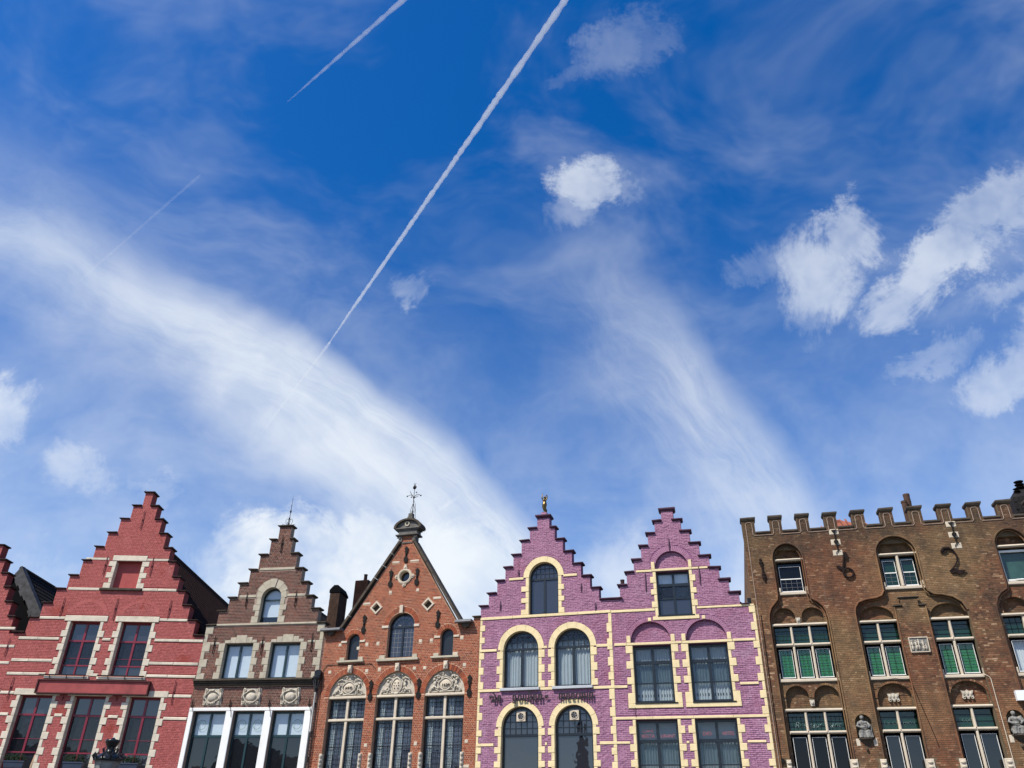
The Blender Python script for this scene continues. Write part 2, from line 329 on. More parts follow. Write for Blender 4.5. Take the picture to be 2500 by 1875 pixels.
# ------------------------------------------------------------------ mesh builder
class MB:
    def __init__(s): s.v = []; s.f = []; s.t = []; s.cur = 0.5
    def add(s, vs, fs, tone=None):
        o = len(s.v); s.v.extend(vs); tt = s.cur if tone is None else tone
        for f in fs: s.f.append(tuple(i + o for i in f)); s.t.append(tt)
        return s
    def box(s, x0, x1, y0, y1, z0, z1, tone=None):
        return s.add([(x0, y0, z0), (x1, y0, z0), (x1, y1, z0), (x0, y1, z0), (x0, y0, z1), (x1, y0, z1), (x1, y1, z1), (x0, y1, z1)],
                     [(0, 1, 5, 4), (1, 2, 6, 5), (2, 3, 7, 6), (3, 0, 4, 7), (4, 5, 6, 7), (3, 2, 1, 0)], tone)
    def stone(s, x0, x1, y0, y1, z0, z1, c=0.012, j=0.005):
        """block with chamfered, slightly uneven front (front is -y)"""
        r = lambda: random.uniform(-j, j)
        f = [(x0 + c + r(), y0 + r(), z0 + c + r()), (x1 - c + r(), y0 + r(), z0 + c + r()), (x1 - c + r(), y0 + r(), z1 - c + r()), (x0 + c + r(), y0 + r(), z1 - c + r())]
        mdl = [(x0, y0 + c, z0), (x1, y0 + c, z0), (x1, y0 + c, z1), (x0, y0 + c, z1)]
        b = [(x0, y1, z0), (x1, y1, z0), (x1, y1, z1), (x0, y1, z1)]
        return s.add(f + mdl + b, [(0, 1, 2, 3), (4, 5, 1, 0), (5, 6, 2, 1), (6, 7, 3, 2), (7, 4, 0, 3), (8, 9, 5, 4), (9, 10, 6, 5), (10, 11, 7, 6), (11, 8, 4, 7), (11, 10, 9, 8)])
    def prism(s, poly, y0, y1, tone=None):
        """poly in x,z; faces -y at y0"""
        n = len(poly); A = sum(poly[i][0] * poly[(i + 1) % n][1] - poly[(i + 1) % n][0] * poly[i][1] for i in range(n))
        if A < 0: poly = poly[::-1]
        vs = [(x, y0, z) for x, z in poly] + [(x, y1, z) for x, z in poly]
        tri = tessellate_polygon([[Vector((x, z, 0)) for x, z in poly]])
        fs = []
        for a, b, c in tri:
            q = (poly[b][0] - poly[a][0]) * (poly[c][1] - poly[a][1]) - (poly[c][0] - poly[a][0]) * (poly[b][1] - poly[a][1])
            if q < 0: a, c = c, a
            fs.append((a, b, c)); fs.append((c + n, b + n, a + n))
        fs += [((i + 1) % n, i, i + n, (i + 1) % n + n) for i in range(n)]
        return s.add(vs, fs, tone)
    def ring(s, cx, cz, r0, r1, a0, a1, n, y0, y1, ez=1.0, tone=None):
        """arc band between radii, angles in radians from +x; ez squashes z"""
        pts = []
        for k in range(n + 1):
            a = a0 + (a1 - a0) * k / n; c, d = math.cos(a), math.sin(a) * ez
            pts += [(cx + r0 * c, y0, cz + r0 * d), (cx + r1 * c, y0, cz + r1 * d), (cx + r1 * c, y1, cz + r1 * d), (cx + r0 * c, y1, cz + r0 * d)]
        fs = []
        for k in range(n):
            o = 4 * k; p = o + 4
            fs += [(o, o + 1, p + 1, p), (o + 1, o + 2, p + 2, p + 1), (o + 2, o + 3, p + 3, p + 2), (o + 3, o, p, p + 3)]
        if abs(a1 - a0) < 6.28: fs += [(0, 3, 2, 1), (4 * n, 4 * n + 1, 4 * n + 2, 4 * n + 3)]
        return s.add(pts, fs, tone)
    def tube(s, pts, r, n=6, cap=True):
        pts = [Vector(p) for p in pts]; m = len(pts); rs = r if isinstance(r, (list, tuple)) else [r] * m
        vs = []; up = Vector((0.13, 0.9, 0.31)).normalized()
        for i, p in enumerate(pts):
            d = (pts[min(i + 1, m - 1)] - pts[max(i - 1, 0)]); d = d.normalized() if d.length > 1e-9 else Vector((0, 0, 1))
            a = d.cross(up); a = a.normalized() if a.length > 1e-6 else Vector((1, 0, 0)); b = d.cross(a)
            for k in range(n):
                t = 2 * math.pi * k / n; vs.append(tuple(p + (a * math.cos(t) + b * math.sin(t)) * rs[i]))
        fs = [(i * n + k, i * n + (k + 1) % n, (i + 1) * n + (k + 1) % n, (i + 1) * n + k) for i in range(m - 1) for k in range(n)]
        if cap: fs += [tuple(range(n))[::-1], tuple(range((m - 1) * n, m * n))]
        return s.add(vs, fs)
    def ball(s, c, r, nu=10, nv=6, rot=None):
        r = r if isinstance(r, (list, tuple)) else (r, r, r); vs = []; c = Vector(c)
        M_ = Matrix.Rotation(rot, 3, 'Y') if rot else None
        for j in range(nv + 1):
            ph = math.pi * j / nv - math.pi / 2
            for i in range(nu):
                t = 2 * math.pi * i / nu; q = Vector((math.cos(t) * math.cos(ph) * r[0], math.sin(t) * math.cos(ph) * r[1], math.sin(ph) * r[2]))
                if M_: q = M_ @ q
                vs.append(tuple(c + q))
        return s.add(vs, [(j * nu + i, j * nu + (i + 1) % nu, (j + 1) * nu + (i + 1) % nu, (j + 1) * nu + i) for j in range(nv) for i in range(nu)])
    def lathe(s, cx, cy, prof, n=16, z0=0.0):
        vs = [(cx + r * math.cos(2 * math.pi * k / n), cy + r * math.sin(2 * math.pi * k / n), z0 + z) for r, z in prof for k in range(n)]
        fs = [(i * n + k, i * n + (k + 1) % n, (i + 1) * n + (k + 1) % n, (i + 1) * n + k) for i in range(len(prof) - 1) for k in range(n)]
        fs += [tuple(range(n))[::-1], tuple(range((len(prof) - 1) * n, len(prof) * n))]
        return s.add(vs, fs)
    def build(s, name, mat, parent=None, smooth=False, kind=None):
        me = bpy.data.meshes.new(name); me.from_pydata(s.v, [], s.f); me.update()
        a = me.attributes.new('tone', 'FLOAT', 'FACE'); a.data.foreach_set('value', s.t)
        me.materials.append(M(mat) if isinstance(mat, str) else mat)
        if smooth: me.polygons.foreach_set('use_smooth', [True] * len(me.polygons))
        o = bpy.data.objects.new(name, me); COL.objects.link(o)
        if parent: o.parent = parent
        if kind: o['kind'] = kind
        return o
def tag(o, label=None, cat=None, group=None, kind=None):
    if label: o['label'] = label
    if cat: o['category'] = cat
    if group: o['group'] = group
    if kind: o['kind'] = kind
    return o
def empty(name, loc, rz=0):
    o = bpy.data.objects.new(name, None); COL.objects.link(o); o.location = loc; o.rotation_euler = (0, 0, rz); o.empty_display_size = 0.3
    return o
def copy_tree(o, parent=None):
    c = o.copy(); COL.objects.link(c); c.parent = parent
    for ch in o.children: copy_tree(ch, c)
    return c

# ------------------------------------------------------------------ polygons
def arch_poly(x0, x1, z0, zs, n=14, ez=1.0):
    cx, r = (x0 + x1) / 2, (x1 - x0) / 2
    return [(x0, z0), (x1, z0)] + [(cx + r * math.cos(math.pi * k / n), zs + ez * r * math.sin(math.pi * k / n)) for k in range(n + 1)]
def rect_poly(x0, x1, z0, z1): return [(x0, z0), (x1, z0), (x1, z1), (x0, z1)]
def circ_poly(cx, cz, r, n=20, a0=0): return [(cx + r * math.cos(2 * math.pi * k / n + a0), cz + r * math.sin(2 * math.pi * k / n + a0)) for k in range(n)]
def scan(poly, z):
    xs = []; n = len(poly)
    for i in range(n):
        (x0, z0), (x1, z1) = poly[i], poly[(i + 1) % n]
        if (z0 <= z) != (z1 <= z): xs.append(x0 + (x1 - x0) * (z - z0) / (z1 - z0))
    xs.sort(); return [(xs[i], xs[i + 1]) for i in range(0, len(xs) - 1, 2)]
def isect(A, B):
    return [(max(a, c), min(b, d)) for a, b in A for c, d in B if min(b, d) > max(a, c)]
def minus(A, B):
    for c, d in B:
        out = []
        for a, b in A:
            if d <= a or c >= b: out.append((a, b))
            else:
                if c > a: out.append((a, c))
                if d < b: out.append((d, b))
        A = out
    return A

# ------------------------------------------------------------------ a house front
BH, BJ = 0.070, 0.011
class House:
    def __init__(s, name, label, cat, org, yaw, wall_mat, brick, course=BH, joint=BJ, rough=0.003, proud=0.009, group=None):
        s.root = empty(name, (org[0], org[1], 0), yaw); tag(s.root, label, cat, group)
        s.o = Vector((org[0], org[1], 0)); s.yaw = yaw; s.wm = wall_mat; s.bm = brick; s.holes = []; s.blocks = []; s.bricks = []
        s.course = course; s.joint = joint; s.rough = rough; s.proud = proud
        s.cache = {}
    def W(s, p):
        c, d = math.cos(s.yaw), math.sin(s.yaw); return Vector((s.o.x + p[0] * c - p[1] * d, s.o.y + p[0] * d + p[1] * c, p[2]))
    def part(s, name, mb, mat, smooth=False, parent=None, label=None, kind=None):
        o = mb.build(name, mat, parent or s.root, smooth, kind)
        if label: o['label'] = label
        return o
    def hole(s, poly): s.holes.append(poly); return poly
    def block(s, poly): s.blocks.append(poly)
    # -- stones that show in the face; each is a part of its own
    def stone(s, x0, x1, z0, z1, mat, y0=-0.022, y1=0.05, name='stone', c=0.012, j=0.003, label=None):
        s.block(rect_poly(x0, x1, z0, z1))
        mb = MB(); mb.cur = rnd(); mb.stone(x0 + .002, x1 - .002, y0, y1, z0 + .002, z1 - .002, c, j); return s.part(name, mb, mat, label=label)
    def band(s, x0, x1, z0, z1, mat, y0=-0.03, seg=1.25, name='band_stone', c=0.012, j=0.004):
        n = max(1, round((x1 - x0) / seg)); xs = [x0] + [x0 + (x1 - x0) * (k + ru(-.15, .15)) / n for k in range(1, n)] + [x1]
        for a, b in zip(xs, xs[1:]): s.stone(a, b, z0, z1, mat, y0, name=name, c=c, j=j)
    def jamb(s, xin, side, z0, z1, wl, wsh, mat, marks, depth=0.22, y0=-0.025, inset=0.02, name='jamb_stone'):
        """side -1: stones to the left of the opening edge xin. marks: z boundaries downwards starting with a long stone"""
        zs = marks; long_ = True
        for a, b in zip(zs, zs[1:]):
            w = wl if long_ else wsh; lo, hi = (xin - w, xin + inset) if side < 0 else (xin - inset, xin + w)
            s.block(rect_poly(min(lo, hi), max(lo, hi), b, a))
            mb = MB(); mb.cur = rnd(); mb.stone(lo + .001, hi - .001, y0 - (0.004 if long_ else 0), depth, b + .003, a - .003, 0.012, 0.003); s.part(name, mb, mat)
            long_ = not long_
    def quoin(s, x0, side, z_top, marks, wl, wsh, mat, y0=-0.025, name='quoin_stone', depth=.05):
        long_ = True
        for a, b in zip(marks, marks[1:]):
            w = wl if long_ else wsh
            if side == 0: lo, hi = x0 - w, x0 + w
            elif side > 0: lo, hi = x0, x0 + w
            else: lo, hi = x0 - w, x0
            s.stone(lo, hi, b, a, mat, y0 - (0.004 if long_ else 0), depth, name); long_ = not long_
    # -- courses of bricks laid over the wall sheet
    def lay(s, poly, y=0.0, extra=(), z_from=None, bond='cross', L=0.205, ignore_blocks=False):
        zmin = min(p[1] for p in poly) if z_from is None else z_from; zmax = max(p[1] for p in poly)
        H = s.course; k0 = math.ceil(zmin / H - 0.3)
        obst = list(extra) + ([] if ignore_blocks else s.holes + s.blocks)
        bb = [(min(p[1] for p in q), max(p[1] for p in q), q) for q in obst]
        k = k0
        while k * H + H * 0.7 < zmax:
            z0, z1 = k * H, min(k * H + H - s.joint, zmax); zm = (z0 + z1) / 2
            I = isect(isect(scan(poly, z0 + 1e-4), scan(poly, z1 - 1e-4)), scan(poly, zm))
            for a, b, q in bb:
                if a < z1 and b > z0:
                    for zz in (z0 + 1e-4, zm, z1 - 1e-4): I = minus(I, scan(q, zz))
            if bond == 'cross': pat = [L] if k % 2 else [L / 2]; off = (L / 4 if k % 4 == 1 else (3 * L / 4 if k % 4 == 3 else 0))
            else: pat = [L]; off = (L / 2 if k % 2 else 0) + ru(-.02, .02)
            p = pat[0]
            for a, b in I:
                if b - a < 0.03: continue
                i = math.floor((a - off) / p)
                x = a
                while x < b - 1e-6:
                    e = min(b, off + (i + 1) * p); i += 1
                    if e - x < 0.03: 
                        if e >= b - 1e-6: break
                        continue
                    if b - e < 0.03: e = b
                    jl = s.joint / 2
                    s.bricks.append((x + jl, e - jl, z0, z1, y)); x = e
            k += 1
    def arch_bricks(s, cx, cz, r0, r1, a0, a1, y=0.0, ez=1.0, w=0.075, depth=.03, proud=None, name='arch_brick', mat=None, tone_shift=0, back=None):
        n = max(6, int(abs(a1 - a0) * (r0 + r1) / 2 / w)); pr = s.proud if proud is None else proud
        for k in range(n):
            mb = MB(); mb.cur = rnd(); b0 = a0 + (a1 - a0) * (k + .07) / n; b1 = a0 + (a1 - a0) * (k + .93) / n
            mb.ring(cx, cz, r0, r1, b0, b1, 1, y - pr + ru(-.002, .002), back if back is not None else y + depth, ez); s.part(name, mb, mat or s.bm)
    def finish_bricks(s, nind=300):
        """the bricks that show largest become parts; the rest are one part"""
        sc = []
        for i, (x0, x1, z0, z1, y) in enumerate(s.bricks):
            p = s.W(((x0 + x1) / 2, y, (z0 + z1) / 2))
            if x1 - x0 > 0.17 and in_view(p, 8): sc.append(((p - Vector((0, 0, CAMZ))).length, i))
        sc.sort(); ind = set(i for _, i in sc[:nind])
        mb = MB(); R_ = s.rough; P_ = s.proud
        meshes = {}
        for i, (x0, x1, z0, z1, y) in enumerate(s.bricks):
            if i in ind:
                key = (round(x1 - x0, 2), i % 6)
                me = meshes.get(key)
                if me is None:
                    q = MB(); q.cur = i * 0.37 % 1; w = (x1 - x0) / 2; h = (z1 - z0) / 2; r = lambda: random.uniform(-R_, R_)
                    fr = [(-w + r() * .5, -P_ + r(), -h + r()), (w + r() * .5, -P_ + r(), -h + r()), (w + r() * .5, -P_ + r(), h + r()), (-w + r() * .5, -P_ + r(), h + r())]
                    bk = [(-w, .02, -h), (w, .02, -h), (w, .02, h), (-w, .02, h)]
                    q.add(fr + bk, [(0, 1, 2, 3), (4, 5, 1, 0), (5, 6, 2, 1), (6, 7, 3, 2), (7, 4, 0, 3)])
                    o = q.build('brick', s.bm, s.root); me = meshes[key] = o.data
                else:
                    o = bpy.data.objects.new('brick', me); COL.objects.link(o); o.parent = s.root
                o.location = ((x0 + x1) / 2, y, (z0 + z1) / 2)
            else:
                r = lambda: random.uniform(-R_, R_)
                o = len(mb.v); yy = y - P_ + random.uniform(-R_, R_) * .7
                mb.v += [(x0 + r() * .5, yy + r() * .6, z0 + r()), (x1 + r() * .5, yy + r() * .6, z0 + r()), (x1 + r() * .5, yy + r() * .6, z1 + r()), (x0 + r() * .5, yy + r() * .6, z1 + r()),
                         (x0, y + .02, z0), (x1, y + .02, z0), (x1, y + .02, z1), (x0, y + .02, z1)]
                mb.f += [(o, o + 1, o + 2, o + 3), (o + 4, o + 5, o + 1, o), (o + 5, o + 6, o + 2, o + 1), (o + 6, o + 7, o + 3, o + 2), (o + 7, o + 4, o, o + 3)]
                mb.t += [rnd()] * 5
        mb.build('brickwork', s.bm, s.root, kind='stuff')
    # -- the wall sheet with its openings
    def wall(s, outline, y0=0.0, y1=0.34, holes=None, mat=None, name='wall'):
        H = s.holes if holes is None else holes
        loops = [outline] + H
        flat = [p for l in loops for p in l]; n = len(flat)
        tri = tessellate_polygon([[Vector((x, z, 0)) for x, z in l] for l in loops])
        mb = MB(); mb.v = [(x, y0, z) for x, z in flat] + [(x, y1, z) for x, z in flat]
        fs = []
        for a, b, c in tri:
            q = (flat[b][0] - flat[a][0]) * (flat[c][1] - flat[a][1]) - (flat[c][0] - flat[a][0]) * (flat[b][1] - flat[a][1])
            if abs(q) < 1e-9: continue
            if q < 0: a, c = c, a
            fs.append((a, b, c)); fs.append((c + n, b + n, a + n))
        o = 0
        for l in loops:
            m = len(l); A = sum(l[i][0] * l[(i + 1) % m][1] - l[(i + 1) % m][0] * l[i][1] for i in range(m))
            for i in range(m):
                a, b = o + i, o + (i + 1) % m
                if (A > 0) != (l is outline): a, b = b, a
                fs.append((b, a, a + n, b + n))
            o += m
        mb.f = fs; mb.t = [0.5] * len(fs)
        return s.part(name, mb, mat or s.wm)
    def core(s, W_, D_, zt, roof=None, mat='plaster', roof_mat='roof_brown', ridge=None, u0=0.0, y0=0.34):
        """side, rear and room walls behind the front, closed by the roof"""
        mb = MB()
        mb.box(u0 + .02, u0 + .2, y0, D_, 0, zt); mb.box(W_ - .2, W_ - .02, y0, D_, 0, zt); mb.box(u0 + .2, W_ - .2, D_ - .2, D_, 0, zt)
        s.part('side_wall', mb, mat)
        fl = MB()
        for z in (4.1, 7.6 if zt > 9 else 6.9, zt): fl.box(u0 + .2, W_ - .2, y0, D_ - .2, z - .1, z)
        s.part('floor_slab', fl, 'room')
        bk = MB(); bk.box(u0 + .2, W_ - .2, 2.6, 2.7, 4.1, zt - .1); s.part('room_wall', bk, 'room')

# ------------------------------------------------------------------ windows
def seg_clip(x, cx, r, zs): 
    d = abs(x - cx); return zs + (math.sqrt(max(r * r - d * d, 0)))
def window(H, x0, x1, z0, z1, arch=False, y=0.2, fw=0.07, mull=(), trans=(), mw=0.07, bars_v=(), bars_h=(), bw=0.03, frame='navy_paint', glass='glass_dark',
           leads=None, lead_mat='iron', lead_w=.008, curtain=None, blind=None, casement=None, fan=None, label=None, ez=1.0, thick=0.06):
    """mull: x of main mullions; trans: z of main transoms; bars_v/bars_h: thin bars (pos, lo, hi)"""
    f = MB()
    if arch:
        cx, r = (x0 + x1) / 2, (x1 - x0) / 2; zt = z1 + r * ez
        f.box(x0, x0 + fw, y, y + thick, z0, z1); f.box(x1 - fw, x1, y, y + thick, z0, z1)
        f.ring(cx, z1, r - fw, r, 0, math.pi, 20, y, y + thick, ez)
    else:
        zt = z1; f.box(x0, x0 + fw, y, y + thick, z0, z1); f.box(x1 - fw, x1, y, y + thick, z0, z1); f.box(x0 + fw, x1 - fw, y, y + thick, z1 - fw, z1)
    f.box(x0 + fw, x1 - fw, y, y + thick, z0, z0 + fw)
    w = H.part('window', f, frame, label=label)
    def top(x): return (z1 + ez * math.sqrt(max(r * r - (x - cx) ** 2, 0)) - fw * .5) if arch else z1 - fw
    for x in mull:
        lo, hi, ww = (x[1], x[2], x[3] if len(x) > 3 else mw) if isinstance(x, tuple) else (z0 + fw, top(x), mw); xx = x[0] if isinstance(x, tuple) else x
        H.part('mullion', MB().box(xx - ww / 2, xx + ww / 2, y - .012, y + thick - .012, lo, hi), frame, parent=w)
    for z in trans:
        zz, ww = z if isinstance(z, tuple) else (z, mw)
        H.part('transom', MB().box(x0 + fw * .5, x1 - fw * .5, y - .02, y + thick - .02, zz - ww / 2, zz + ww / 2), frame, parent=w)
    b = MB()
    for x, lo, hi in bars_v: b.box(x - bw / 2, x + bw / 2, y + .004, y + .045, lo, hi if hi is not None else top(x))
    for z, lo, hi in bars_h:
        if arch and z > z1 and lo is None:
            d = math.sqrt(max(r * r - ((z - z1) / ez) ** 2, 0)) - fw * .5; lo2, hi2 = cx - d, cx + d
        else: lo2, hi2 = (x0 + fw if lo is None else lo), (x1 - fw if hi is None else hi)
        b.box(lo2, hi2, y + .006, y + .043, z - bw / 2, z + bw / 2)
    if fan:
        for k in range(1, fan): 
            a = math.pi * k / fan; b.tube([(cx + .12 * math.cos(a), y + .03, z1 + .12 * math.sin(a)), (cx + (r - fw) * math.cos(a), y + .03, z1 + ez * (r - fw) * math.sin(a))], .009, 4)
        b.ring(cx, z1, .1, .125, 0, math.pi, 8, y + .02, y + .04)
        b.ring(cx, z1, r * .6, r * .6 + .015, 0, math.pi, 14, y + .02, y + .04, ez)
    if b.f: H.part('glazing_bars', b, frame, parent=w)
    # panes
    xs = [x0 + fw * .5] + [m[0] if isinstance(m, tuple) else m for m in mull] + [x1 - fw * .5]; zs = [z0 + fw * .5] + [t[0] if isinstance(t, tuple) else t for t in trans]
    if arch: zs = zs + ([] if trans else [z1])
    else: zs = zs + [z1 - fw * .5]
    gy = y + .03
    for i in range(len(xs) - 1):
        for k in range(len(zs) - 1):
            g = glass[k] if isinstance(glass, (list, tuple)) else glass
            mb = MB().box(xs[i] + .002, xs[i + 1] - .002, gy, gy + .008, zs[k] + .002, zs[k + 1] - .002); H.part('pane', mb, g, parent=w)
    if arch:
        g = glass[-1] if isinstance(glass, (list, tuple)) else glass; n = 20; rr = r - fw * .5
        poly = [(cx + rr * math.cos(math.pi * k / n), z1 + ez * rr * math.sin(math.pi * k / n)) for k in range(n + 1)]
        if zs[-1] < z1 - .01: poly = [(cx + rr, z1)] and [(cx - rr, zs[-1]), (cx + rr, zs[-1])] + poly
        H.part('fanlight_pane', MB().prism(poly, gy, gy + .008), g, parent=w)
    if leads:
        for (a0, a1, c0, c1, nx, nz) in leads:
            lm = MB()
            for k in range(1, nx): x = a0 + (a1 - a0) * k / nx; lm.box(x - lead_w, x + lead_w, gy - .008, gy - .001, c0, c1)
            for k in range(1, nz): z = c0 + (c1 - c0) * k / nz; lm.box(a0, a1, gy - .009, gy - .002, z - lead_w, z + lead_w)
            H.part('leading', lm, lead_mat, parent=w)
    if casement:   # thin pale lines round each opening light
        for (a0, a1, c0, c1) in casement:
            cm = MB(); q = .014
            cm.box(a0 - q, a0 + q, y - .03, y + .01, c0, c1); cm.box(a1 - q, a1 + q, y - .03, y + .01, c0, c1); cm.box(a0 + q, a1 - q, y - .03, y + .01, c1 - q, c1 + q); cm.box(a0 - q, a1 + q, y - .034, y + .01, c0 - q * 1.6, c0 + q)
            H.part('casement', cm, 'white_paint', parent=w)
    if curtain:
        for (a0, a1, c0, c1, mt) in curtain:
            n = max(8, int((a1 - a0) / .02)); vs = []; ph = rnd() * 6
            for i in range(n + 1):
                x = a0 + (a1 - a0) * i / n; yy = y + .13 + .025 * math.sin(x * 52 + ph + 1.3 * math.sin(x * 9)) + .01 * math.sin(x * 121)
                vs += [(x, yy, c0), (x, yy, c1)]
            H.part('curtain', MB().add(vs, [(2 * i, 2 * i + 2, 2 * i + 3, 2 * i + 1) for i in range(n)]), mt, True, parent=w)
    if blind:
        for (a0, a1, c0, c1, mt) in blind:
            H.part('blind', MB().box(a0, a1, y + .09, y + .10, c0, c1).box(a0, a1, y + .082, y + .108, c0, c0 + .03), mt, parent=w)
    return w

def anchor(H, x, z0, z1, mat='iron', w=.022, y=-0.05, name='wall_anchor'):
    H.part(name, MB().tube([(x, y, z0), (x, y - .012, (z0 + z1) / 2), (x, y, z1)], [w * .7, w, w * .6], 6).box(x - .03, x + .03, y - .01, 0.02, (z0 + z1) / 2 - .02, (z0 + z1) / 2 + .02), mat)
def fancy_anchor(H, x, z0, z1, mat='iron', y=-0.035, s=1.0):
    h = z1 - z0; mb = MB(); zc = (z0 + z1) / 2
    P = [(0.0, 1.0), (.05, .93), (.11, .86), (.08, .80), (.05, .74), (.10, .68), (.05, .62), (.035, .5), (.035, .42), (.06, .34), (.12, .26), (.09, .18), (.10, .1), (.04, .05), (0, 0)]
    poly = [(x + a * s, z0 + h * b) for a, b in P] + [(x - a * s, z0 + h * b) for a, b in P[::-1][1:-1]]
    mb.prism(poly, y - .02, y + .012); mb.tube([(x, y, zc), (x, .02, zc)], .018, 6)
    mb.ball((x, y - .02, zc), (.035, .03, .05), 8, 4)
    H.part('wall_anchor', mb, mat)
def coping(H, x0, x1, z, mat, t=.075, y0=-0.11, y1=.42, name='coping_stone', bev=.06):
    """slab whose underside slopes in to the wall"""
    mb = MB(); r = lambda: ru(-.014, .014)
    h = t * .45; z += ru(-.012, .012)
    a = [(x0, y0, z - h), (x1, y0, z - h), (x1, y1, z - h), (x0, y1, z - h), (x0 + r(), y0 + .004, z + r()), (x1 + r(), y0 + .004, z + r()), (x1, y1, z + .015), (x0, y1, z + .015),
         (x0 + bev, y0 + bev, z - t), (x1 - bev, y0 + bev, z - t), (x1 - bev, y1 - bev, z - t), (x0 + bev, y1 - bev, z - t)]
    mb.add(a, [(0, 1, 5, 4), (1, 2, 6, 5), (2, 3, 7, 6), (3, 0, 4, 7), (4, 5, 6, 7), (8, 9, 1, 0), (9, 10, 2, 1), (10, 11, 3, 2), (11, 8, 0, 3), (11, 10, 9, 8)])
    H.part(name, mb, mat)
def roof_tiles(H, ridge, eave, y0, y1, mat='roof_brown', tile=(.24, .30), both=True, ridge_mat=None, name='roof'):
    """pitched roof running back from the front; ridge=(u,z), eave=(uL,uR,z)"""
    (ur, zr), (uL, uR, ze) = ridge, eave
    sh = MB()
    for ue in (uL, uR):
        sh.add([(ur, y0, zr), (ue, y0, ze), (ue, y1, ze), (ur, y1, zr), (ur, y0, zr - .12), (ue, y0, ze - .12), (ue, y1, ze - .12), (ur, y1, zr - .12)],
               [(0, 1, 2, 3), (4, 5, 6, 7), (0, 1, 5, 4), (3, 2, 6, 7), (1, 2, 6, 5)])
    sh.prism([(uL, ze - .1), (uR, ze - .1), (ur, zr - .1)], y1 - .15, y1 - .05)
    rf = H.part(name, sh, mat)
    t = MB()
    for ue in ((uL, uR) if both else (uR,)):
        d = Vector((ue - ur, 0, ze - zr)); L = d.length; d.normalize(); nrm = Vector((-d.z, 0, d.x)) if ue > ur else Vector((d.z, 0, -d.x))
        nr = int(L / tile[1]); nc = int((y1 - y0) / tile[0])
        for i in range(nr):
            s0, s1 = i * tile[1], (i + 1) * tile[1] + .04
            for k in range(nc):
                ya = y0 + k * tile[0]; ym = ya + tile[0] / 2; yb = ya + tile[0]
                p = lambda s_, y_, h_: tuple(Vector((ur, y_, zr)) + d * s_ + nrm * h_)
                lift = .045; up = .012
                t.cur = rnd()
                t.add([p(s0, ya, up), p(s0, ym, up + .05), p(s0, yb, up), p(s1, ya, lift), p(s1, ym, lift + .05), p(s1, yb, lift)], [(0, 1, 4, 3), (1, 2, 5, 4)])
    t.build('roof_tiles', M(mat), rf, kind='stuff')
    H.part('ridge_tiles', MB().tube([(ur, y0, zr + .05), (ur, y1, zr + .05)], .11, 8), ridge_mat or mat, parent=rf)
    return rf

def steps_outline(u0, u1, L, Rr, Z, zL, zR, zb=0.0):
    """L/Rr: x of the shafts from the top down, Z: tops from the top down; ends at u0/u1 with height zL/zR"""
    left = []
    for x, z, zn in zip(L, Z, Z[1:] + [zL]): left += [(x, z), (x, zn)]
    left += [(u0, zL), (u0, zb)]
    right = []
    for x, z, zn in zip(Rr, Z, Z[1:] + [zR]): right += [(x, z), (x, zn)]
    right += [(u1, zR), (u1, zb)]
    return left[::-1] + right        # counter-clockwise not required

plain('pediment_stone', (0.15, 0.14, 0.125), 0.85, spec=0.2, var=0.3, dirtamt=0.5, dirt=(0.03, 0.028, 0.025), bump=0.35)
plain('blind_red', (0.38, 0.085, 0.078), 0.85, spec=0.2, var=0.12, dirtamt=0.3, dirt=(0.2, 0.03, 0.03), bump=0.2)
plain('curtain_indigo', (0.15, 0.16, 0.22), 0.9, spec=0.1, var=0.1, dirtamt=0.1, bump=0)
glass_mat('glass_black', ior=1.38, body=(0.003, 0.003, 0.004))

def T(yawd): a = R(yawd); return Vector((math.cos(a), math.sin(a)))
YA, YB, YC, YF = R(-0.25), R(-10), R(-17.4), R(-14.7)
O_C = Vector((-8.4382, 38.2792)); O_D = Vector((-1.1652, 36.0)); O_F = Vector((4.3939, 34.2579)); O_E = Vector((10.068, 32.7693)); O_B = Vector((-14.4439, 39.3382))
O_A = O_B - T(-0.25) * 8.88; O_L = O_A - T(-0.25) * 4.92

def step_copings(H, L, Rr, Z, mat, ov=.08, t=.075, y1=.42, gap=.012, y0=-.1):
    coping(H, L[0] - ov, Rr[0] + ov, Z[0], mat, t, y0, y1 + .06)
    for i in range(1, len(Z)):
        coping(H, L[i] - ov, L[i - 1] - gap, Z[i], mat, t, y0, y1 + .06)
        coping(H, Rr[i - 1] + gap, Rr[i] + ov, Z[i], mat, t, y0, y1 + .06)
def alt(top, bot, hl, hs, first_long=True):
    zs = [top]; k = first_long
    while zs[-1] - (hl if k else hs) > bot + .08: zs.append(zs[-1] - (hl if k else hs)); k = not k
    zs.append(bot); return zs

